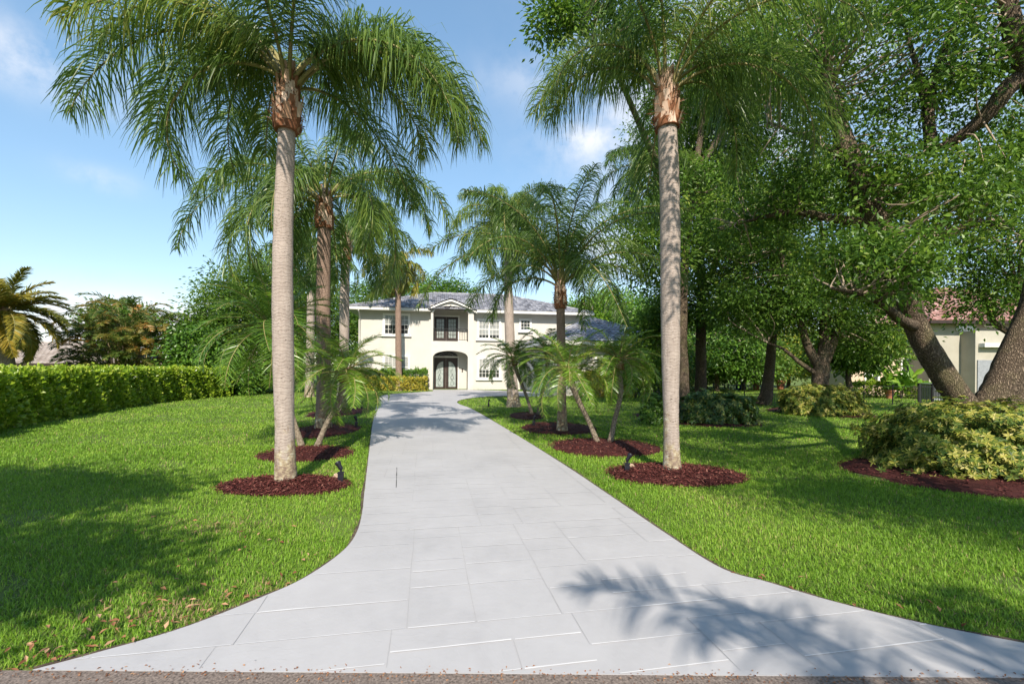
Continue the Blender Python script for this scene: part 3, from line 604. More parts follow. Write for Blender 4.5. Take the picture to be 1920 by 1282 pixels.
# ------------------------------------------------------------------ palms
def frond(g, base, az, th0, th1, L, nl, ll, lw, grav, plum=.5, pet=.14, ang=.75, hue=.5, rr=.022, seg=3, ex=1.25):
    n = 16; s = np.linspace(0, 1, n); th = th0 + (th1 - th0) * s ** ex
    ds = L / (n - 1); r = np.concatenate(([0], np.cumsum(np.cos(th[:-1]) * ds))); z = np.concatenate(([0], np.cumsum(np.sin(th[:-1]) * ds)))
    sway = rng.normal(0, .12) * L * s ** 2; ca_, sa_ = math.cos(az), math.sin(az)
    p = np.stack((base[0] + r * ca_ - sway * sa_, base[1] + r * sa_ + sway * ca_, base[2] + z), 1)
    g.tube(p, rr * (1 - .85 * s) + .002, 5, 1, cap=False)
    t = nrm(np.gradient(p, axis=0)); si = np.repeat(np.linspace(pet, .99, nl), 2) + rng.normal(0, .003, 2 * nl); si = np.clip(si, pet, .995)
    f = si * (n - 1); i = np.clip(f.astype(int), 0, n - 2); fr = (f - i)[:, None]
    B = p[i] * (1 - fr) + p[i + 1] * fr; T = nrm(t[i] * (1 - fr) + t[i + 1] * fr)
    sd = np.array((-sa_, ca_, 0.)); sg = np.tile((1., -1.), nl)[:, None]; Nn = nrm(np.cross(T, sd)); Nn *= np.sign(Nn[:, 2:3] + 1e-6)
    al = (ang + .35 * (si - .5) + rng.normal(0, .10, 2 * nl))[:, None]
    d0 = nrm(sg * sd * np.cos(al) + T * np.sin(al) + Nn * rng.normal(.12, plum, 2 * nl)[:, None])
    q = np.clip((si - pet) / (1 - pet), 0, 1); ln = ll * (.45 + .55 * np.sin(np.pi * np.clip(q * .92 + .12, 0, 1)) ** .7) * rng.uniform(.82, 1.1, 2 * nl); ln[q > .93] *= .7
    pos = B.copy(); secs = []; down = np.array((0, 0, -1.)); w = lw * rng.uniform(.75, 1.15, 2 * nl)
    rv = nrm(rng.standard_normal((2 * nl, 3)) * .5 + Nn)
    for k in range(seg + 1):
        tt = k / seg; d = nrm(d0 + down * grav * tt ** 1.1 * (1 + .25 * rng.standard_normal((2 * nl, 1)))); wd = nrm(np.cross(d, rv)) * (w * (.55, 1.0, .85, .5, .12)[min(4, int(round(tt * 4)))] * .5)[:, None]
        secs += [pos - wd, pos + wd]; pos = pos + d * (ln / seg)[:, None]
    V = np.stack(secs, 1).reshape(-1, 3); m = 2 * (seg + 1); b0 = np.arange(2 * nl)[:, None] * m
    Fq = np.concatenate([b0 + [2 * k, 2 * k + 1, 2 * k + 3, 2 * k + 2] for k in range(seg)])
    var = np.clip(hue + rng.normal(0, .14, 2 * nl), 0, 1); g.add(V, Fq, np.tile(var, seg), 0)

def palm(name, label, cat, group, tpx, Y, rpx, boot, fr, mats, boot_len=.75, boot_r=1.6, sides=22, fixed=(), flare=1.25, tint=None):
    """tpx: trunk centre line in photo pixels from base to crown at depth Y; rpx: radius in metres along it"""
    pts = np.array([P(x, y, Y) for x, y in tpx]); pts[0, 2] = 0.0; base = pts[0].copy()
    root = thing(name, label, cat, tuple(base), 0, group); L = pts - base; c = curve(L, 90); hgt = c[-1, 2]
    zz = c[:, 2]; rad = np.interp(zz, np.linspace(0, hgt, len(rpx)), rpx) * (1 + (flare - 1) * np.exp(-np.maximum(zz, 0) / .22)); rad *= 1 + .02 * np.convolve(rng.standard_normal(96), np.ones(7) / 7, 'valid') + .006 * rng.standard_normal(90)
    g = Geo(); g.tube(c, rad, sides, wob=.006); g.build('trunk', mats[0], root)
    top = c[-1]; ax = nrm(c[-1] - c[-8]); r0 = rad[-1]
    if boot:                                                   # swollen mass of old leaf bases
        g = Geo(); n = 16; t = np.linspace(0, 1, n); prof = r0 * (1.0 + (boot_r - 1) * np.sin(np.pi * np.clip(t * .85 + .2, 0, 1)) ** .7) * (1 - .38 * t)
        g.tube(top + ax * (t * boot_len)[:, None] - ax * .05, prof, 18, 0, .3, wob=.09)
        for k in range(64):                                    # overlapping sheaths
            a = k * 2.399; tt = (k + .5) / 64; rr_ = np.interp(tt, t, prof); e = np.array((math.cos(a), math.sin(a), 0)); s_ = np.array((-math.sin(a), math.cos(a), 0))
            b_ = top + ax * (boot_len * (tt * 1.02 - .10)) + e * rr_ * .98; hh, ww = boot_len * rng.uniform(.22, .36), r0 * rng.uniform(.35, .6); o_ = r0 * rng.uniform(.0, .42)
            V = [b_ - s_ * ww, b_ + s_ * ww, b_ + s_ * ww * .5 + (0, 0, hh) + e * o_, b_ - s_ * ww * .5 + (0, 0, hh) + e * o_]
            g.add(V, [(0, 1, 2, 3)], np.clip(rng.normal(.8, .28), 0, 1))
        nf = 260; a = rng.uniform(0, 2 * np.pi, nf); tt = rng.random(nf); rr_ = np.interp(tt, t, prof); e = np.stack((np.cos(a), np.sin(a), np.zeros(nf)), 1)
        leafcards(g, top + ax * (boot_len * tt)[:, None] + e * rr_[:, None], e * .6 + rdir(nf) * .9, rdir(nf), rng.uniform(.06, .2, nf) * r0 / .17, .014, np.clip(rng.normal(.3, .2, nf), 0, 1))
        g.build('leaf_base', M['boot'], root)
    cr = top + ax * (boot_len * (.9 if boot else .05))
    N = fr['n']
    for k in range(N + len(fixed)):
        g = Geo()
        if k < N:
            q = k / max(1, N - 1); az = k * 2.399 + fr.get('az', 0) + rng.normal(0, .1); th0 = fr['hi'] + (fr['lo'] - fr['hi']) * q ** fr.get('pw', .9) + rng.normal(0, .06); ln = fr['L'] * rng.uniform(.88, 1.06) * (1 - .12 * (1 - q)); dr = fr['droop'] * (.75 + .45 * q)
            if fr.get('clear') and math.sin(az) < -.45: th0 = max(th0, 1.22); dr = 1.9
        else: az, th0, dr, ln = fixed[k - N]
        e = np.array((math.cos(az), math.sin(az), 0)); b_ = cr + e * r0 * (.8 if boot else .6) + ax * rng.uniform(-.25, .1) * (boot_len if boot else .3)
        hue = np.clip(rng.normal(fr.get('hue', .5), .12), .05, .95)
        frond(g, b_, az, th0, th0 - dr, ln, fr['nl'], fr['ll'], fr['lw'], fr['grav'], fr.get('plum', .5), fr.get('pet', .14), fr.get('ang', .75), hue, fr.get('rr', .022), fr.get('seg', 3), fr.get('ex', 1.25))
        g.build('frond', [mats[1], M['rachis']], root)
    if fr.get('spear'):
        g = Geo(); g.tube([cr, cr + ax * .6 * fr['L'] * .5 + (0.02, 0, 0), cr + ax * fr['L'] * .42], [.03, .02, .004], 6); g.build('spear_leaf', M['rachis'], root)
    return root
QF = dict(n=19, hi=1.35, lo=.1, L=3.1, droop=2.45, nl=210, ll=.88, lw=.019, grav=3.6, plum=.55, pet=.15, ang=.5, hue=.5, spear=True, seg=4, rr=.026, ex=1.0)
q = lambda **k: {**QF, **k}
gq = 'queen palms lining the driveway'
palm('queen_palm', 'tall straight grey queen palm in the mulch bed nearest the hedge side lawn', 'palm', gq, [(536, 913), (533, 760), (530, 560), (532, 400), (538, 240)], 6.1, [.125, .12, .132, .132, .125, .115, .108], True,
     q(n=10, L=2.8, az=.4, hue=.58, hi=1.45, lo=.7, clear=1, nl=165), [M['ptrunk'], M['queen']], .75, 1.75, fixed=[(math.pi - .1, 1.1, 2.85, 3.6), (math.pi - .3, 1.15, 2.85, 3.7), (math.pi - .5, .95, 2.5, 3.1), (0.1, 1.05, 2.85, 3.25), (.3, 1.15, 2.75, 3.4), (.35, 1.05, 2.5, 3.5), (-.3, .7, 2.3, 2.9), (math.pi + .35, 1.2, 2.3, 2.8), (1.2, .6, 2.1, 3.0)])
palm('queen_palm', 'tall pale queen palm with patchy lichen base in the bed beside shaded lawn', 'palm', gq, [(1260, 886), (1258, 760), (1257, 560), (1256, 380), (1251, 235)], 6.97, [.12, .112, .135, .145, .148, .145, .14], True,
     q(n=7, L=2.6, az=1.9, hue=.55, hi=1.45, lo=.7, clear=1, nl=135), [M['ptrunk'], M['queen']], .75, 1.4, fixed=[(math.pi + .15, 1.25, 2.9, 2.35), (math.pi - .35, 1.1, 2.7, 2.3), (0.0, .75, 2.2, 3.2), (-.25, .62, 2.3, 2.9), (.5, .7, 2.0, 3.0), (-.6, 1.1, 2.3, 3.0)])
palm('queen_palm', 'queen palm with orange brown trunk rising behind the nearest grey palm trunk', 'palm', gq, [(606, 812), (607, 700), (606, 560), (608, 425)], 11.3, [.185, .165, .17, .165, .155], True,
     q(n=17, L=3.6, az=2.0, nl=150, lw=.026, ll=.8, droop=2.5), [M['ptrunk_brown'], M['queen']], .85, 1.35, sides=18, fixed=[(math.pi, .75, 2.5, 4.4), (0.1, .8, 2.5, 4.2), (math.pi - .4, .9, 2.4, 3.9)])
palm('queen_palm', 'pinkish trunked queen palm just behind the orange brown one', 'palm', gq, [(640, 768), (645, 660), (646, 560), (648, 485)], 17.5, [.20, .18, .18, .165], True,
     q(n=15, L=3.7, az=1.0, nl=110, lw=.036, ll=.85), [M['ptrunk'], M['queen']], .9, 1.4, sides=16)
palm('queen_palm', 'thin queen palm with yellowing fronds standing close to the house hedge', 'palm', gq, [(748, 735), (747, 640), (746, 496)], 30.2, [.215, .20, .17], False,
     q(n=12, L=3.0, az=.4, nl=70, lw=.07, ll=.8, hi=1.2, lo=-.3, hue=.55), [M['ptrunk_brown'], M['queen_y']], sides=14)
palm('queen_palm', 'pale queen palm without a brown leaf sheath, in front of the house windows', 'palm', gq, [(963, 764), (957, 660), (953, 540), (951, 425)], 18.5, [.25, .20, .20, .18, .14, .11], False,
     q(n=22, L=3.3, az=.9, nl=130, lw=.028, ll=.8, hi=1.5, lo=-.15, hue=.65, pw=1.1, droop=2.55), [M['ptrunk'], M['queen']], sides=18, flare=1.3)
palm('queen_palm', 'short queen palm with brown trunk and tall upright fronds in front of the garage', 'palm', gq, [(1054, 812), (1053, 700), (1051, 575)], 11.3, [.125, .105, .11, .105], True,
     q(n=18, L=4.0, az=.3, nl=150, lw=.022, ll=.62, hi=1.5, lo=.7, droop=1.85, hue=.4, spear=False, grav=2.4, pw=1.1), [M['ptrunk_brown'], M['queen']], .75, 1.5, sides=16, fixed=[(-.05, .75, 1.5, 2.2), (math.pi + .15, .5, 2.2, 2.3)])
palm('queen_palm', 'slender queen palm mostly hidden behind the two nearest trunks by the hedge', 'palm', gq, [(580, 747), (582, 640), (584, 500)], 23.5, [.22, .2, .18], True,
     q(n=16, L=3.6, az=1.5, nl=70, lw=.06, ll=.75), [M['ptrunk'], M['queen']], .8, 1.3, sides=14)
palm('queen_palm', 'queen palm hidden behind the pale trunk, only its drooping crown showing beside the sky', 'palm', gq, [(1262, 757), (1256, 600), (1238, 350)], 20.0, [.24, .2, .18], True,
     q(n=14, L=3.9, az=2.5, nl=110, lw=.04, ll=.9, droop=2.4), [M['ptrunk_brown'], M['queen']], .8, 1.3, sides=14)
# a palm of the same row by the road, out of view: it throws the frond shadow across the foot of the drive
r_ = palm('queen_palm', 'queen palm on the road verge whose fronds shade the foot of the driveway', 'palm', gq, [(1260, 886), (1258, 560), (1252, 240)], 7.0, [.15, .14, .14], True,
     q(n=10, L=2.5, az=.2, nl=42, lw=.045, ll=.5, grav=.8, hi=1.25, lo=.1, droop=1.7), [M['ptrunk'], M['queen']], .7, 1.4); r_.location = (3.0, -5.2, 0)

PF = dict(n=30, hi=1.4, lo=-.35, L=1.15, droop=1.65, nl=60, ll=.24, lw=.013, grav=.35, plum=.10, pet=.16, ang=.6, hue=.5, seg=2, rr=.011, ex=1.2, pw=.8)
p_ = lambda **k: {**PF, **k}
gp_ = 'pygmy date palms under the queen palms'
def pygmy(label, tpx, Y, **k):
    return palm('pygmy_date_palm', label, 'palm', gp_, tpx, Y, [.062, .05, .05, .06, .075], True, p_(**k), [M['pstem'], M['pygmy']], .22, 1.35, 10, flare=1.15)
pygmy('leaning pygmy date palm with orange leaf bases, beside the drive on the hedge side', [(593, 846), (612, 795), (636, 750), (645, 712)], 8.8, L=1.25, hue=.62)
pygmy('dark pygmy date palm leaning away behind the nearest grey palm trunk', [(566, 841), (548, 780), (525, 690), (515, 632)], 9.0, L=1.75, n=46, ll=.32, hue=.5)
pygmy('pygmy date palm whose curved stem leans to the drive from the shared red mulch bed', [(1122, 834), (1104, 790), (1082, 745), (1069, 708)], 9.5, L=1.3, n=34, hue=.6)
pygmy('upright dark stemmed pygmy date palm sharing the red mulch bed with a leaning one', [(1143, 834), (1152, 790), (1163, 740), (1160, 690)], 9.5, L=1.2, n=30, hue=.6)
pygmy('thin pygmy date palm leaning towards the house doors, beside the pale sheathless palm', [(998, 781), (988, 745), (972, 705), (965, 682)], 15.0, L=1.35, hue=.3, lw=.018)
pygmy('small pygmy date palm leaning away from the thin one in the same little bed', [(1009, 781), (1014, 745), (1024, 705), (1027, 672)], 15.0, L=1.5, hue=.5, lw=.018)
# golden date palm at the far left, beyond the hedge
palm('date_palm', 'big date palm with golden yellow fronds at the edge of the view beyond the hedge', 'palm', None, [(22, 735), (8, 660), (2, 606)], 20.5, [.34, .3, .3], True,
     dict(n=46, hi=1.4, lo=-.75, L=2.65, droop=1.35, nl=140, ll=.5, lw=.05, grav=.45, plum=.16, pet=.1, ang=.7, hue=.4, seg=2, rr=.035, pw=.8), [M['pstem'], M['gold']], .7, 1.7, 14)
# areca clump
ac = thing('areca_palm', 'broad areca palm clump with reddish brown fronds above the hedge', 'palm', tuple(G(245, 737)))
g = Geo(); stems = Geo(); NA = 0
for k in range(380):
    a = rng.uniform(0, 2 * np.pi); r = 2.1 * math.sqrt(rng.random()); z = rng.uniform(.3, 5.0) * (1 - .35 * (r / 2.1) ** 2); b_ = np.array((r * math.cos(a), r * math.sin(a), z))
    frond(g, b_, a + rng.normal(0, .7), rng.uniform(.5, 1.35), rng.uniform(.5, 1.2) - 1.7, rng.uniform(1.3, 2.0), 34, .38, .05, .5, .2, .15, .7, np.clip(rng.normal(.3, .26), 0, 1), .02, 2)
for k in range(16):
    a = rng.uniform(0, 2 * np.pi); r = 1.8 * math.sqrt(rng.random()); stems.tube([(r * .6 * math.cos(a), r * .6 * math.sin(a), 0), (r * math.cos(a), r * math.sin(a), 3.0)], [.06, .045], 6)
g.build('crown', [M['areca'], M['rachis']], ac); stems.build('trunk', M['stem'], ac)

# ------------------------------------------------------------------ broadleaf trees
def tree(name, label, cat, base, limbs, blobs, leaf, mat, n_cl, lpc, spread=.42, group=None, bark='bark', twig=.35, hollow=.45, tw_r=.018):
    """limbs: list of (points, radii) in world space; blobs: (centre, radii, share); every leaf clump hangs on a twig"""
    base = np.array(base, float); root = thing(name, label, cat, tuple(base), 0, group)
    g = Geo(); lp = []
    for pts, rad in limbs:
        c = curve(pts, max(8, 5 * len(pts))); r = np.interp(np.linspace(0, 1, len(c)), np.linspace(0, 1, len(rad)), rad)
        g.tube(c - base, r, 14 if max(rad) > .12 else 8, wob=.035); lp.append(c[len(c) // 3:])
    LP = np.concatenate(lp) - base; cg = Geo(); sh = np.array([b[2] for b in blobs], float); sh /= sh.sum(); C = []
    for (c, r, _), f in zip(blobs, sh):
        n = int(n_cl * f); d = rdir(n); rad = hollow + (1 - hollow) * rng.random(n) ** .6
        C.append(np.asarray(c) - base + d * rad[:, None] * np.asarray(r) * (1 + .10 * np.sin(d[:, :1] * 7 + d[:, 2:] * 5)))
    C = np.concatenate(C); C = C[C[:, 2] > .15]; cv = np.clip(rng.normal(.5, .18, len(C)), .05, .95)
    for i in np.where(rng.random(len(C)) < twig)[0]:           # twigs from the nearest limb point
        j = np.argmin(((LP - C[i]) ** 2).sum(1) + rng.random(len(LP)) * .6); a, b = LP[j], C[i]
        if np.linalg.norm(b - a) > 1.9: continue
        m = (a + b) / 2 + rng.normal(0, .12, 3) * np.linalg.norm(b - a); g.tube(curve([a, m, b], 6), np.linspace(tw_r * (1 + np.linalg.norm(b - a) * .4), tw_r * .35, 6), 5, 1, cap=False)
    n = len(C) * lpc; ci = np.repeat(np.arange(len(C)), lpc); off = rng.standard_normal((n, 3)) * spread * (1, 1, .65)
    D = nrm(off + rdir(n) * .3) + (0, 0, -.25); N = rdir(n) * .75 + (0, -.1, .8)
    leafcards(cg, C[ci] + off, D, N, rng.uniform(.7, 1.25, n) * leaf[0], rng.uniform(.75, 1.2, n) * leaf[1], np.clip(cv[ci] + rng.normal(0, .14, n), 0, 1))
    g.build('trunk', [M[bark], M['twig']], root); cg.build('crown', mat, root); return root
def simple_tree(name, label, base, h, fork, r, blobs, leaf, mat, n_cl, lpc, spread=.5, group=None, **k):
    b = np.array(base, float); f = b + (rng.normal(0, .2), rng.normal(0, .2), fork); L = [([b, (b + f) / 2 + rng.normal(0, .06, 3), f], [r * 1.25, r, r * .9])]
    for c, rr, _ in blobs:
        c = np.array(c, float); m = (f + c) / 2 + rng.normal(0, .25, 3) + (0, 0, .2); e = c + (0, 0, rr[2] * .4); L.append(([f, m, c, e], [r * .62, r * .42, r * .22, r * .07]))
        for q_ in range(3):
            d = rdir(1)[0] * np.array(rr) * .7; L.append(([m, (m + c) / 2 + d * .3, c + d], [r * .3, r * .17, r * .04]))
    return tree(name, label, 'tree', b, L, blobs, leaf, mat, n_cl, lpc, spread, group, **k)

# the big oak: two leaning trunks from one base
OY = 8.3; o = lambda x, y, Y=OY: P(x, y, Y)
ob = o(1825, 845); ob[2] = 0
limbs = [([ob + (-.05, 0, 0), o(1812, 772), o(1786, 730), o(1750, 672), o(1718, 612), o(1688, 520, 8.1), o(1645, 420, 8.0), o(1600, 310, 8.0), o(1560, 190, 8.2), o(1540, 60, 8.6), o(1530, -80, 9)], [.25, .215, .205, .195, .185, .175, .18, .155, .12, .08, .04]),
         ([ob + (.1, 0, 0), o(1852, 775), o(1872, 735), o(1905, 665), o(1948, 550), o(1975, 380, 8.0), o(1960, 200, 7.6), o(1900, 60, 7.4), o(1880, -120, 7.4)], [.30, .27, .26, .25, .225, .19, .19, .14, .07]),
         ([o(1975, 380, 8.0), o(2060, 250, 8.4), o(2150, 60, 9)], [.28, .2, .08]),
         ([o(1718, 612), o(1690, 600, 7.8), o(1640, 560, 7.2), o(1560, 540, 6.8)], [.11, .085, .055, .02]),
         ([o(1645, 420, 8.0), o(1560, 410, 8.2), o(1480, 398, 8.6), o(1380, 420, 9.2)], [.10, .075, .06, .02]),
         ([o(1950, 120, 7.5), o(1890, 165, 7.6), o(1850, 215, 7.8), o(1782, 268, 8.2), o(1700, 300, 8.8)], [.14, .135, .12, .09, .03]),
         ([o(1745, 280, 8.4), o(1742, 200, 8.5), o(1760, 120, 8.6), o(1800, 20, 8.8)], [.10, .09, .07, .03]), ([o(1742, 215, 8.5), o(1720, 130, 8.7), o(1690, 30, 9)], [.07, .05, .02]),
         ([o(1975, 380, 8.0), np.array((8.5, 5, 5.6)), np.array((7.2, 2.0, 6.0)), np.array((6.2, -1.6, 6.2))], [.24, .18, .11, .03]), ([np.array((8.3, 3.6, 5.8)), np.array((6.4, 2.4, 6.1)), np.array((4.6, 1.6, 6.2))], [.13, .09, .03]),
         ([o(1600, 310, 8.0), o(1520, 260, 8.2), o(1440, 230, 8.8)], [.07, .05, .02]), ([o(1690, 520, 8.1), o(1760, 450, 8.3), o(1830, 420, 8.6), o(1900, 430, 9)], [.10, .07, .05, .02])]
blobs = [(o(1700, 120, 8.4), (2.2, 2.2, 1.5), 20), (o(1500, 90, 8.8), (1.5, 1.8, 1.5), 13), (o(1860, 60, 8.2), (1.6, 2.2, 1.5), 14), (o(1560, 330, 8.4), (1.5, 1.6, 1.0), 13), (o(1740, 380, 8.0), (1.3, 1.5, .8), 11), (o(1630, 500, 7.2), (.95, 1.0, .6), 12),
         (o(1880, 330, 8.6), (1.2, 1.8, .9), 10), (o(1420, 400, 9.4), (.9, 1.2, .9), 6), (o(1760, -200, 8.2), (3.2, 3.0, 1.6), 12), (o(2150, 100, 8.6), (2.2, 2.8, 2.0), 12), (o(1620, -60, 6.4), (2.0, 1.6, 1.0), 7), ((5.3, 1.5, 6.0), (2.0, 1.5, .6), 15), ((5.2, -1.3, 6.2), (1.9, .8, .5), 15), ((6.6, -2.3, 6.2), (1.7, .8, .5), 12), ((3.6, 3.6, 6.7), (1.7, 1.8, .6), 14)]
tree('oak_tree', 'big oak forking into two thick rough barked trunks behind the largest yellow shrub', 'tree', ob, limbs, blobs, (.105, .052), M['oak'], 1420, 50, .18, twig=.55, hollow=.25, tw_r=.013)
# middle tree above the round yellow shrub
MY = 17.0; mb = P(1537, 769, MY); mb[2] = 0; mo = lambda x, y, Y=MY: P(x, y, Y)
limbs = [([mb, mo(1537, 730), mo(1540, 690), mo(1545, 660)], [.34, .29, .27, .2]), ([mo(1540, 690), mo(1562, 640), mo(1575, 590), mo(1600, 500), mo(1640, 400)], [.20, .16, .14, .10, .03]),
         ([mo(1538, 690), mo(1515, 650), mo(1500, 600), mo(1470, 500), mo(1450, 400)], [.18, .15, .12, .09, .03]), ([mo(1530, 700), mo(1500, 680), mo(1470, 655), mo(1440, 643)], [.10, .08, .06, .02]), ([mo(1545, 660), mo(1548, 560), mo(1540, 420)], [.2, .14, .05])]
blobs = [(mo(1540, 420), (2.6, 2.6, 2.2), 20), (mo(1430, 560), (1.8, 2.0, 1.3), 13), (mo(1650, 540), (1.7, 2.0, 1.3), 13), (mo(1540, 570), (1.8, 1.8, 1.1), 12), (mo(1640, 640), (1.1, 1.4, .6), 6), (mo(1400, 420), (1.7, 2, 1.6), 10), (mo(1690, 420), (2.0, 2, 1.7), 11)]
tree('shade_tree', 'many limbed tree rising from a round yellow shrub in the middle of the shaded lawn', 'tree', mb, limbs, blobs, (.15, .07), M['oak_dark'], 900, 48, .29, twig=.3, tw_r=.016)
lb = P(1432, 757, 20.5); lb[2] = 0; lo_ = lambda x, y, Y=20.5: P(x, y, Y)
limbs = [([lb, lo_(1440, 720), lo_(1447, 640), lo_(1455, 560), lo_(1440, 420), lo_(1400, 250)], [.34, .23, .19, .17, .13, .05]), ([lo_(1455, 560), lo_(1480, 440), lo_(1490, 300)], [.16, .12, .04]), ([lo_(1447, 600), lo_(1400, 520), lo_(1350, 450)], [.14, .1, .04])]
tree('shade_tree', 'tree with a leaning pale trunk wide at the foot, standing alone by the wire fence', 'tree', lb, limbs, [(lo_(1440, 360), (3.0, 2.4, 3.0), 20), (lo_(1370, 480), (2.2, 2, 1.8), 12), (lo_(1480, 520), (1.8, 2, 1.5), 9), (lo_(1340, 270), (2.2, 2, 2.2), 10), (lo_(1400, 590), (1.9, 1.6, .9), 7)], (.18, .08), M['oak_dark'], 780, 46, .33, twig=.25, tw_r=.02)
tb = P(1313, 750, 23); tb[2] = 0; to = lambda x, y, Y=23: P(x, y, Y)
limbs = [([tb, to(1314, 700), to(1314, 640), to(1316, 560), to(1310, 400), to(1290, 200)], [.30, .26, .25, .21, .16, .05]), ([to(1316, 560), to(1360, 440), to(1390, 330)], [.18, .12, .04]), ([to(1313, 520), to(1260, 420), to(1210, 330)], [.16, .1, .04])]
tree('shade_tree', 'tree with a straight orange stained trunk behind the yellow shrub nearest the pale palm', 'tree', tb, limbs, [(to(1300, 260), (3.2, 2.4, 3.4), 20), (to(1222, 450, 16.5), (1.3, 1.2, 1.7), 7), (to(1370, 420), (2.4, 2, 2.2), 11), (to(1320, 560), (3.0, 1.8, 1.3), 12)], (.18, .085), M['oak_dark'], 820, 44, .33, twig=.25, tw_r=.02)
cb = P(1284, 757, 18.5); cb[2] = 0; co = lambda x, y, Y=18.5: P(x, y, Y)
limbs = [([cb, co(1282, 700), co(1280, 600), co(1290, 420), co(1320, 200), co(1330, 20)], [.22, .19, .17, .15, .11, .04]), ([co(1290, 420), co(1220, 280, 16.5), co(1140, 110, 14), co(1050, 40, 12.5)], [.15, .11, .07, .02]), ([co(1300, 330), co(1400, 180), co(1460, 60)], [.14, .1, .04])]
tree('shade_tree', 'tall dark trunked tree half hidden by the pale palm, one branch against the sky', 'tree', cb, limbs, [(co(1330, 130), (3.0, 2.2, 2.6), 14), (co(1045, 40, 12.5), (.6, .7, .5), 2.3), (co(1100, -40, 12.7), (1.0, .9, .6), 3), (co(1180, 50, 13.5), (1.0, .9, .7), 3), (co(1430, 130), (2.2, 2, 2.4), 11), (co(1300, 380), (1.8, 1.6, 2.0), 8)], (.16, .075), M['oak'], 780, 46, .29, twig=.3, tw_r=.018)
T = lambda px, py, Y: P(px, py, Y)
def gb(px, Y): a, _ = pray(px, 700); return (a * Y, Y, 0)
simple_tree('shade_tree', 'dense dark tree beside the two storey neighbouring house, behind the thick leaning trunk', gb(1900, 15), 8, 2.5, .2, [(T(1890, 470, 15), (1.6, 1.6, 1.5), 3), (T(1930, 300, 15), (2, 2, 2), 3), (T(1850, 560, 15), (.9, 1, .7), 1)], (.15, .07), M['oak_dark'], 420, 40, .36)
simple_tree('shade_tree', 'dense dark green tree with rounded top where the hedge ends', gb(440, 27), 8, 2, .25, [(T(445, 590, 27), (2.4, 2.2, 2.6), 10), (T(500, 560, 27), (2.2, 2, 2.6), 9), (T(390, 640, 27), (1.3, 1.5, 1.6), 5), (T(480, 690, 27), (2.6, 1.8, 1.2), 7)], (.22, .10), M['oak_dark'], 850, 42, .42)
simple_tree('shrub_tree', 'dense dark bush with drooping top between the garage wing and the pale palm', gb(1222, 23), 4, 1, .1, [(T(1225, 640, 23), (1.0, 1.2, 1.5), 5), (T(1205, 690, 22), (.9, 1, .9), 3), (T(1245, 600, 23), (.9, 1, 1.2), 3)], (.2, .10), M['oak_dark'], 240, 40, .34)
simple_tree('shrub_tree', 'bright green large leaved bush closing the end of the clipped hedge', gb(362, 24.5), 3.6, .8, .1, [(T(365, 665, 24.5), (1.1, 1.2, 1.7), 5), (T(395, 690, 24.5), (1.2, 1.2, 1.2), 4), (T(430, 712, 24.5), (1.2, 1, .8), 3)], (.22, .13), M['hedge_dark'], 260, 42, .34)
simple_tree('shade_tree', 'green tree top showing over the areca palm clump', gb(225, 36), 6, 2, .2, [(T(212, 610, 36), (1.7, 2, 1.7), 5), (T(240, 600, 36), (1.9, 2, 1.2), 5)], (.26, .12), M['oak_dark'], 260, 40, .45)
simple_tree('shade_tree', 'tree behind the house crowded by drooping palm fronds', gb(560, 40), 12, 3, .3, [(T(560, 560, 40), (3.2, 3, 3.2), 6), (T(620, 590, 40), (3, 3, 3.2), 6), (T(520, 620, 40), (3, 3, 3), 5), (T(640, 640, 40), (3, 2.5, 2.4), 4)], (.3, .14), M['oak_dark'], 560, 40, .6)
gt_ = 'trees beyond the house roof'
for (px, py, Y, r, lab, mt) in ((705, 565, 54, 3.2, 'leafy treetop above the dark end of the house roof', 'oak_dark'), (790, 556, 56, 3.4, 'bright treetop peeping over the ridge of the house roof', 'lime'), (840, 560, 57, 3.2, 'low spreading treetop beside the peak of the porch gable', 'hedge_dark'),
                                (1112, 590, 46, 3.0, 'sunlit lime green treetop over the garage roof', 'lime'), (1160, 580, 50, 3.4, 'yellow green rounded tree behind the garage', 'lime'), (1215, 610, 42, 3.0, 'darker green tree between garage and pale palm trunk', 'hedge_dark'), (1250, 640, 48, 4.0, 'bushy tree low behind the pale palm trunk', 'oak_dark')):
    b = gb(px, Y); c = T(px, py, Y)
    simple_tree('garden_tree', lab, b, 8, 3, .2, [(c, (r, r, r * .75), 5), (c + (r * .5, 0, -r * .7), (r * .8, r, r * .7), 3), (c + (-r * .5, .3, -r * .8), (r * .8, r, r * .7), 3)], (.34, .17), M[mt], 330, 34, .55, gt_)
for (px, py, Y, r, lab, mt) in ((1345, 650, 33, 2.6, 'dark blue green bushy tree beyond the wire fence, left of the leaning trunk', 'hedge_dark'), (1395, 655, 35, 2.6, 'dense dark tree just behind the leaning pale trunk', 'oak_dark'), (1478, 655, 40, 2.6, 'small tree with yellow leaves beyond the wire fence', 'yellowtree'),
                                (1290, 650, 37, 3.0, 'dark tree filling the gap between palm trunk and orange stained trunk', 'oak_dark'), (1602, 642, 24.6, 1.35, 'pale leaved tree in front of the peach wall next door', 'oak')):
    b = gb(px, Y); c = T(px, py, Y)
    simple_tree('garden_tree', lab, b, 5, 1.6, .14, [(c, (r, r, r * .8), 5), (c + (r * .6, 0, -r * .35), (r * .8, r, r * .6), 3), (c + (-r * .6, .3, -r * .35), (r * .8, r, r * .6), 3)], (.27, .13), M[mt], 330, 36, .45, 'small trees beyond the wire fence')
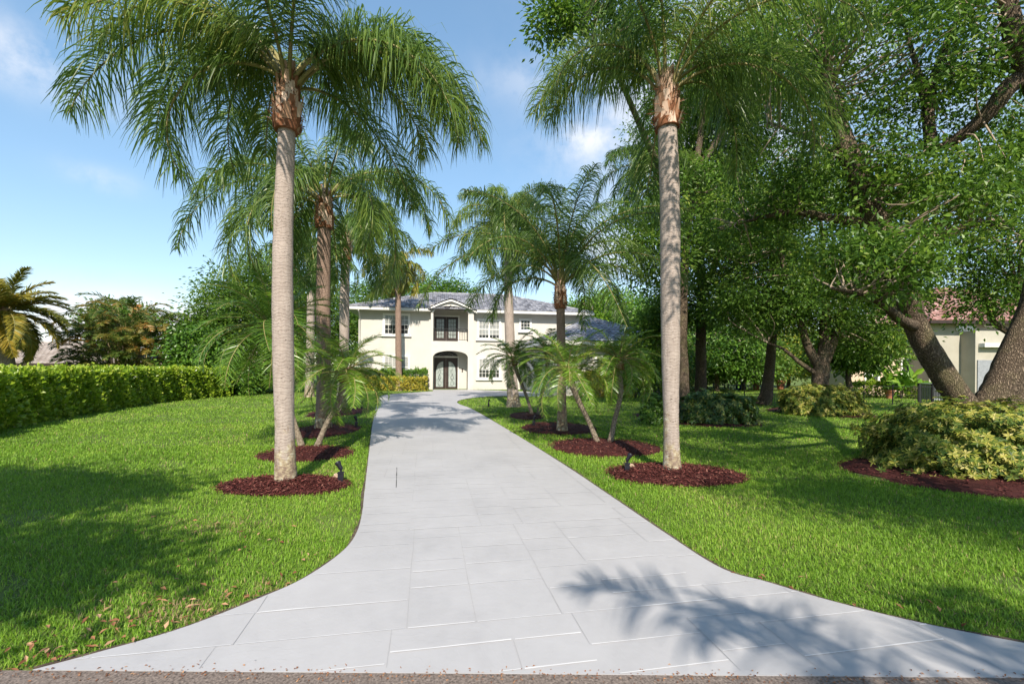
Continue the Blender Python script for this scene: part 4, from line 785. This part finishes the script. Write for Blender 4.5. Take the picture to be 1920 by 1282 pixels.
for k, (px, Y, h_) in enumerate(((100, 130, 5), (160, 120, 5), (1500, 90, 9), (1600, 80, 8), (1400, 80, 10), (1320, 75, 11), (2000, 70, 9))):
    b = np.array(gb(px, Y)); w_ = 6
    simple_tree('far_tree', ['small far tree behind the low tiled roof', 'tiny far tree between the low roof and the areca clump', 'far tree behind the yellow leaved tree', 'far tree behind the peach house wall', 'far tree behind the dark bushy tree', 'far tree seen between two trunks near the pale palm', 'far tree beyond the two storey neighbouring house'][k], b, h_, 1.5, .2, [(b + (0, 0, h_ * .55), (w_, 3, h_ * .45), 3), (b + (4, 1, h_ * .4), (w_, 3, h_ * .35), 2)], (.6, .35), M['oak_dark'], 130, 30, .9, 'trees far off on the horizon')
# a broad tree on the verge behind the camera shades the near lawn by the hedge
simple_tree('shade_tree', 'street tree on the verge that shades the near lawn on the hedge side', (-8.0, -3.2, 0), 7, 2.5, .22, [((-6.4, -1.2, 6.0), (2.7, .62, .5), 5), ((-4.9, -3.35, 6.0), (2.5, .62, .5), 5)], (.18, .09), M['oak'], 330, 55, .3)

# ------------------------------------------------------------------ hedges and shrubs
def hedge(name, label, path, h, w, leaf, mat, dens, group=None, seedlean=.3):
    base = np.array(path[0], float); root = thing(name, label, 'hedge', tuple(base), 0, group); c = curve(path, 60) - base; seg = np.linalg.norm(np.diff(c, axis=0), axis=1); Ln = seg.sum(); cs = np.concatenate(([0], np.cumsum(seg)))
    n = int(Ln * (2 * h + w) * dens); t = rng.uniform(0, Ln, n); i = np.clip(np.searchsorted(cs, t) - 1, 0, 58); f = ((t - cs[i]) / np.maximum(seg[i], 1e-6))[:, None]
    B = c[i] * (1 - f) + c[i + 1] * f; Td = nrm(c[i + 1] - c[i]); Sd = np.stack((-Td[:, 1], Td[:, 0], np.zeros(n)), 1)
    s = rng.uniform(-1, 1, n); z = rng.uniform(.02, 1, n); m = rng.random(n); fc = m < .62
    s = np.where(fc & (rng.random(n) < .68), np.sign(s) * (1 - .28 * rng.random(n) ** 1.6), s); z = np.where(~fc, 1 - .16 * rng.random(n) ** 1.5, z)
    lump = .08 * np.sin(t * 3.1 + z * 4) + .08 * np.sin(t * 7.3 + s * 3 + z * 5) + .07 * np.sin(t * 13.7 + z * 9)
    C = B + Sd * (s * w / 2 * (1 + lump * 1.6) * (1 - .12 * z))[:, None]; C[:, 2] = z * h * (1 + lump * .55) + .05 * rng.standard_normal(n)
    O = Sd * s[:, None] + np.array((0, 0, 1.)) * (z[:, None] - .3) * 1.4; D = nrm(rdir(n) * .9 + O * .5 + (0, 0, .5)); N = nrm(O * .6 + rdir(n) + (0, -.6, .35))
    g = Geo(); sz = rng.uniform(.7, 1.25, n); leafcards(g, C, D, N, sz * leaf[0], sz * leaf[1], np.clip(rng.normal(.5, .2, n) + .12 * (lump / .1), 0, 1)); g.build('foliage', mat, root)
    g = Geo(); k = int(Ln / .35)
    for q_ in range(k):
        tt = (q_ + .5) / k * 59; a = c[int(tt)]; e = a + (*(rng.normal(0, w * .16, 2)), h * .75); g.tube([a, (a + e) / 2 + rng.normal(0, .05, 3), e], [.022, .016, .006], 5); 
        for _ in range(2): g.tube([a + (0, 0, .1), a + (*(rng.normal(0, w * .25, 2)), h * .55)], [.015, .006], 5)
    g.build('stem', M['stem'], root); return root
hp = [G(-260, 868) + (-.7, 0, 0), G(0, 808) + (-.75, 0, 0), G(160, 778) + (-.8, 0, 0), G(290, 757) + (-.8, 0, 0), G(400, 745) + (-.6, 0, 0), G(425, 742.5)]
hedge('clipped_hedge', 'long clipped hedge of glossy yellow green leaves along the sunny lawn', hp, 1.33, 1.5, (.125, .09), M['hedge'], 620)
def hloc(px, py, v): u_, _ = H(px, py, v); return np.array((*hw(u_, v), 0))
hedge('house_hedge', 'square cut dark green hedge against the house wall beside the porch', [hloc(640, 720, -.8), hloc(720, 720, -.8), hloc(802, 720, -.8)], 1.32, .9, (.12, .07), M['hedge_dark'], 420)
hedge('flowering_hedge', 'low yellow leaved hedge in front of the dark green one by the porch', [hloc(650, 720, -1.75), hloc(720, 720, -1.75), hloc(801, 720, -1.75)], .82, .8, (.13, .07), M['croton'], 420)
hedge('flowering_hedge', 'bright yellow shrub row in front of the garage wing, behind the pygmy palms', [hloc(1095, 720, -8.6), hloc(1140, 720, -8.6), hloc(1185, 720, -8.6)], 1.35, 1.0, (.14, .07), M['croton'], 330)
hedge('garage_hedge', 'dull green shrub row continuing past the garage wing to the pale palm', [hloc(1188, 720, -8.7), hloc(1240, 720, -8.7), hloc(1300, 720, -9)], 1.5, 1.2, (.14, .07), M['scheff_g'], 330)
hedge('neighbour_hedge', 'low flat topped hedge in front of the peach wall beyond the wire fence', [P(1590, 722, 27.2) * (1, 1, 0), P(1680, 722, 27.0) * (1, 1, 0), P(1752, 722, 26.6) * (1, 1, 0)], .85, .8, (.14, .09), M['hedge'], 300)
def shrub(label, x0, x1, ytop, ybase, mat, n, leaf, dep=None, group='rounded variegated shrubs on the lawn'):
    xc = (x0 + x1) / 2; c = G(xc, ybase); Y = c[1]; rx = (x1 - x0) / 2 / F * Y; ry = dep or rx * .7; c = np.array((pray(xc, ybase)[0] * (Y + ry * .85), Y + ry * .85, 0)); rx *= (Y + ry * .85) / Y
    h = P(xc, ytop, c[1])[2]; root = thing('variegated_shrub', label, 'shrub', tuple(c), 0, group); g = Geo()
    m = n; d = rdir(m); d[:, 2] = np.abs(d[:, 2]) * 1.0; rad = .55 + .45 * rng.random(m) ** .45
    lump = 1 + .12 * np.sin(d[:, 0] * 9 + 1) * np.sin(d[:, 1] * 8 + d[:, 2] * 5) + .09 * np.sin(d[:, 0] * 17 + d[:, 2] * 11) + .14 * (rng.random(m) < .06)
    sq = lambda v: np.sign(v) * np.abs(v) ** .72                # squarer than an ellipsoid
    C = np.stack((sq(d[:, 0]) * rx, sq(d[:, 1]) * ry, np.abs(d[:, 2]) ** .62 * h * .97 + .04), 1) * (rad * lump)[:, None]; C[:, 2] = np.clip(C[:, 2], .06, None)
    low = rng.random(m) < .3; C[low, 2] *= rng.uniform(.1, .9, low.sum())
    ax = nrm(d + rdir(m) * .45 + (0, -.1, .35)); k = 7; cl = np.clip(rng.normal(.5, .2, m), 0, 1); top = np.clip((C[:, 2] / h), 0, 1)
    r1 = nrm(np.cross(ax, rdir(m))); r2 = np.cross(ax, r1)
    for j in range(k):                                         # each rosette spreads seven leaflets
        a = 2 * np.pi * j / k + rng.normal(0, .2, m); e = r1 * np.cos(a)[:, None] + r2 * np.sin(a)[:, None]; dd = nrm(e + ax * rng.uniform(-.15, .35, m)[:, None])
        leafcards(g, C, dd, ax, rng.uniform(.75, 1.2, m) * leaf[0], rng.uniform(.8, 1.2, m) * leaf[1], np.clip(cl + rng.normal(.0, .18, m), 0, 1), 0, .12)
    g.build('foliage', mat, root); g = Geo()
    for j in range(26):
        a = rng.uniform(0, 2 * np.pi); r = math.sqrt(rng.random()); b_ = np.array((rx * .5 * r * math.cos(a), ry * .5 * r * math.sin(a), 0)); g.tube([b_, b_ * 1.35 + (0, 0, h * .4), b_ * 1.6 + (0, 0, h * .8)], [.02, .014, .006], 6)
    g.build('stem', M['stem'], root); return root
shrub('largest yellow and green shrub, beneath the forked oak at the edge of the view', 1655, 2090, 760, 906, M['scheff'], 8500, (.080, .031), 1.15)
shrub('rounded yellow green shrub at the foot of the many limbed tree', 1470, 1606, 724, 781, M['scheff'], 3000, (.115, .045))
shrub('green shrub with one yellow side behind the pale palm trunk', 1275, 1408, 738, 797, M['scheff_g'], 3000, (.115, .045))
shrub('dark green shrub squeezed beside the pale palm trunk near the pygmy palms', 1202, 1262, 742, 797, M['hedge_dark'], 1500, (.11, .045))
bp = thing('banana_plant', 'bright green broad leaved plant in front of the low hedge next door', 'plant', gb(1690, 26.0)); g = Geo()
C = rng.standard_normal((70, 3)) * (.5, .4, .25) + (0, 0, 1.0); leafcards(g, C, rdir(70) + (0, 0, .5), rdir(70) + (0, -.4, .6), .75, .3, rng.random(70)); g.build('foliage', M['lime'], bp)
g = Geo(); g.tube([(0, 0, 0), (0.03, 0, .6), (0, 0, 1.1)], [.07, .06, .03], 8); g.build('stem', M['stem'], bp)

# ------------------------------------------------------------------ spotlights and stones
def spotlight(label, px, py, aim):
    b = G(px, py); root = thing('garden_spotlight', label, 'spotlight', (b[0], b[1], .02), rng.uniform(-.3, .3), 'black uplights at the palm trunks')
    g = Geo(); g.box(-.036, .036, -.03, .03, 0, .135); g.box(-.041, .041, -.035, .035, .135, .15); g.build('housing', M['bolt'], root)
    g = Geo(); g.tube([(0, 0, .15), (0, 0, .185)], .014, 8); g.tube([(-.02, 0, .188), (.02, 0, .188)], .013, 8); g.build('knuckle', M['bolt'], root)
    d = nrm(np.array((aim, .35, .75))); c = np.array((0, 0, .2)); g = Geo(); g.tube([c - d * .02, c - d * .01, c + d * .06, c + d * .065, c + d * .10], [.012, .027, .030, .037, .039], 14); g.build('lamp_head', M['bolt'], root)
    g = Geo(); g.tube([c + d * .092, c + d * .102], [.033, .033], 14); g.build('lens', M['lens'], root)
spotlight('black uplight in the mulch below the nearest grey palm trunk', 639, 908, -.55); spotlight('black uplight in the mulch below the pale trunked palm', 1176, 889, .45)
spotlight('small black uplight beside the orange brown trunked palm', 668, 803, -.3); spotlight('tiny uplight on the lawn beside the pinkish trunked palm', 678, 768, .1)
spotlight('small uplight in the mulch below the short brown palm', 1001, 801, .3); spotlight('tiny uplight on the lawn tip nearest the porch', 916, 763, .3)
def stone(label, px, py, r):
    b = G(px, py); bm = bmesh.new(); bmesh.ops.create_icosphere(bm, subdivisions=3, radius=1)
    for v in bm.verts:
        d = v.co.copy(); k = 1 + .13 * math.sin(d.x * 4 + px) * math.cos(d.y * 5) + .08 * math.sin(d.z * 9 + d.x * 6); v.co = Vector((d.x * r * k, d.y * r * .8 * k, (d.z * .85 + .5) * r * k))
    me = bpy.data.meshes.new('stone'); bm.to_mesh(me); bm.free(); me.materials.append(M['wood_tan'])
    o_ = bpy.data.objects.new('stone', me); COL.objects.link(o_); o_.location = (b[0], b[1], .03); tag(o_, label, 'stone', 'tan stones beside the uplights')
stone('tan stone beside the uplight of the nearest grey palm', 632, 901, .055); stone('tan stone beside the uplight of the pale trunked palm', 1184, 882, .055)

# ------------------------------------------------------------------ fence, gate, pots
fy = 21.3; gfz = .85
def fence(label, pxs, Y, h, mat=M['iron'], name='wire_fence'):
    a0 = gb(pxs[0], Y); root = thing(name, label, 'fence', a0); X = [gb(p, Y)[0] - a0[0] for p in pxs]
    for x in X: g = Geo(); g.tube([(x, 0, 0), (x, 0, h + .03)], .024, 8); g.box(x - .03, x + .03, -.03, .03, h + .03, h + .06); g.build('post', mat, root)
    g = Geo()
    for z in (.06, h * .52, h): g.box(X[0], X[-1], -.010, .010, z - .010, z + .010)
    for x in np.arange(X[0], X[-1], .22): g.box(x - .0025, x + .0025, -.0025, .0025, .06, h)
    g.build('rail', mat, root); return root
fence('thin black wire fence crossing the shaded lawn', [1338, 1366, 1396, 1470, 1545, 1620, 1674, 1722], fy, .86)
gr = thing('picket_gate', 'dark metal picket gate between the wire fence and the forked oak', 'gate', gb(1724, fy)); Wg = 1.9
for x in (0, .62, 1.2, Wg): g = Geo(); g.box(x - .045, x + .045, -.045, .045, 0, 1.0); g.build('post', M['iron'], gr)
g = Geo(); g.box(.045, Wg - .045, -.02, .02, .84, .88); g.box(.045, Wg - .045, -.02, .02, .1, .14)
for x in np.arange(.12, Wg, .11): g.box(x - .009, x + .009, -.009, .009, .14, .93)
g.build('picket_panel', M['iron'], gr)
fence('dark mesh fence in the shade where the clipped hedge ends', [478, 496, 516, 536], 27.0, 1.1, name='mesh_fence')
acu = thing('air_conditioner', 'grey ribbed air conditioner unit behind the picket gate', 'air conditioner', gb(1748, 25.2)); g = Geo(); g.box(-.42, .42, -.4, .4, .05, .85); g.box(-.45, .45, -.43, .43, .85, .9); g.box(-.46, .46, -.44, .44, 0, .05); g.build('casing', M['ac'], acu)
g = Geo()
for k in range(13): z = .12 + k * .054; g.box(-.43, .43, -.415, -.402, z, z + .03)
g.build('grille', M['iron'], acu)
def pot(label, px, Y, h, mat):
    o_ = thing('planter', label, 'planter', gb(px, Y), 0, 'pots along the border beyond the fence'); g = Geo(); g.tube([(0, 0, 0), (0, 0, h * .8), (0, 0, h * .82), (0, 0, h)], [h * .3, h * .42, h * .48, h * .48], 14); g.build('pot', M[mat], o_)
    g = Geo(); n = 60; leafcards(g, rng.standard_normal((n, 3)) * h * .25 + (0, 0, h * 1.25), rdir(n) + (0, 0, .6), rdir(n), h * .5, h * .2, rng.random(n)); g.build('foliage', M['hedge_dark'], o_)
pot('blue planter on the lawn edge beyond the wire fence', 1385, 36, .6, 'blue'); pot('terracotta pot just left of the leaning pale trunk', 1418, 36, .65, 'terra'); pot('terracotta pot below the yellow leaved tree', 1464, 36, .75, 'terra'); pot('terracotta pot in front of the low flat hedge', 1668, 25.9, .5, 'terra')

# ------------------------------------------------------------------ neighbouring houses
nh = thing('neighbour_house', 'two storey tan house with red tiled roof behind the forked oak', 'house', gb(1700, 27.5)); nx0 = gb(1700, 27.5)[0]
def nu(px, Y=27.5): return pray(px, 690)[0] * Y - nx0
def nz_(py, Y=27.5): return CH + pray(1780, py)[1] * Y
g = Geo(); g.box(nu(1742), nu(1800), .0, 8, 0, nz_(606)); part('wall', g, M['sage'], nh)
g = Geo(); g.box(nu(1800) + .003, nu(2060), -.9, 8, 0, nz_(622)); g.box(nu(1800) + .003, nu(2060), .003, 8, nz_(622), nz_(600)); part('wing_wall', g, M['sage'], nh)
g = Geo(); ez = nz_(604); hiproof(g, nu(1742) - .6, nu(2070), -.7, 9, ez, ez + 2.7, tw=.32, cl=.4); part('roof', g, [M['redtile'], M['tile_under']], nh)
g = Geo(); g.box(nu(1742) - .62, nu(2070), -.76, -.7, ez - .14, ez + .02); g.box(nu(1742) - .6, nu(2070), -.7, .002, ez - .1, ez - .06); part('fascia', g, M['bronze'], nh)
window(nu(1793), nu(1826), nz_(620), nz_(605.5), 0, 2, 1, 1, nh, blind=False, sill=False, tw=.06); window(nu(1846), nu(1861), nz_(612), nz_(600.5), 0.003, 1, 1, 1, nh, blind=False, sill=False, tw=.12)
g = Geo(); g.box(nu(1803), nu(1832), -.96, -.905, .02, 2.25); part('door', g, M['ac'], nh)
g = Geo(); g.box(nu(1806), nu(1872), -1.25, -.905, nz_(652), nz_(645)); part('ledge', g, M['white'], nh)
g = Geo(); g.box(nu(1841), nu(1845), -1.1, -.905, 2.05, 2.2); part('wall_lamp', g, M['iron'], nh)
g = Geo(); g.box(nu(1590, 29), nu(1742) - .003, 1.5, 3.6, 0, 3.0); part('annex_wall', g, M['peach'], nh)
for (a, b) in ((1622, 1646), (1690, 1735)): window(nu(a, 29), nu(b, 29), .75, 2.3, 1.5, 2, 1, 1, nh, blind=False, sill=False, tw=.08)
g = Geo(); hiproof(g, nu(1590, 29) - .3, nu(1742) - .1, 1.1, 4.0, 3.05, 3.75, tw=.32, cl=.4); part('annex_roof', g, [M['redtile'], M['tile_under']], nh)
lh = thing('neighbour_house', 'low white walled house with tan tiled roof beyond the clipped hedge', 'house', gb(60, 32)); lx0 = gb(60, 32)[0]
g = Geo(); x1 = pray(160, 690)[0] * 32 - lx0; g.box(-14, x1, 0, 12, 0, CH + .1 * 0 + pray(100, 684)[1] * 32 + .05); part('wall', g, M['white'], lh)
ez = CH + pray(150, 683)[1] * 32; g = Geo(); hiproof(g, -15, x1 + 1.0, -.9, 12.5, ez, ez + 1.7, tw=.36, cl=.42); part('roof', g, [M['tantile'], M['tile_under']], lh)
g = Geo(); g.box(-15, x1 + 1.0, -.98, -.9, ez - .2, ez + .02); g.box(-15, x1 + 1, -.9, 0, ez - .14, ez - .1); part('fascia', g, M['bronze'], lh)
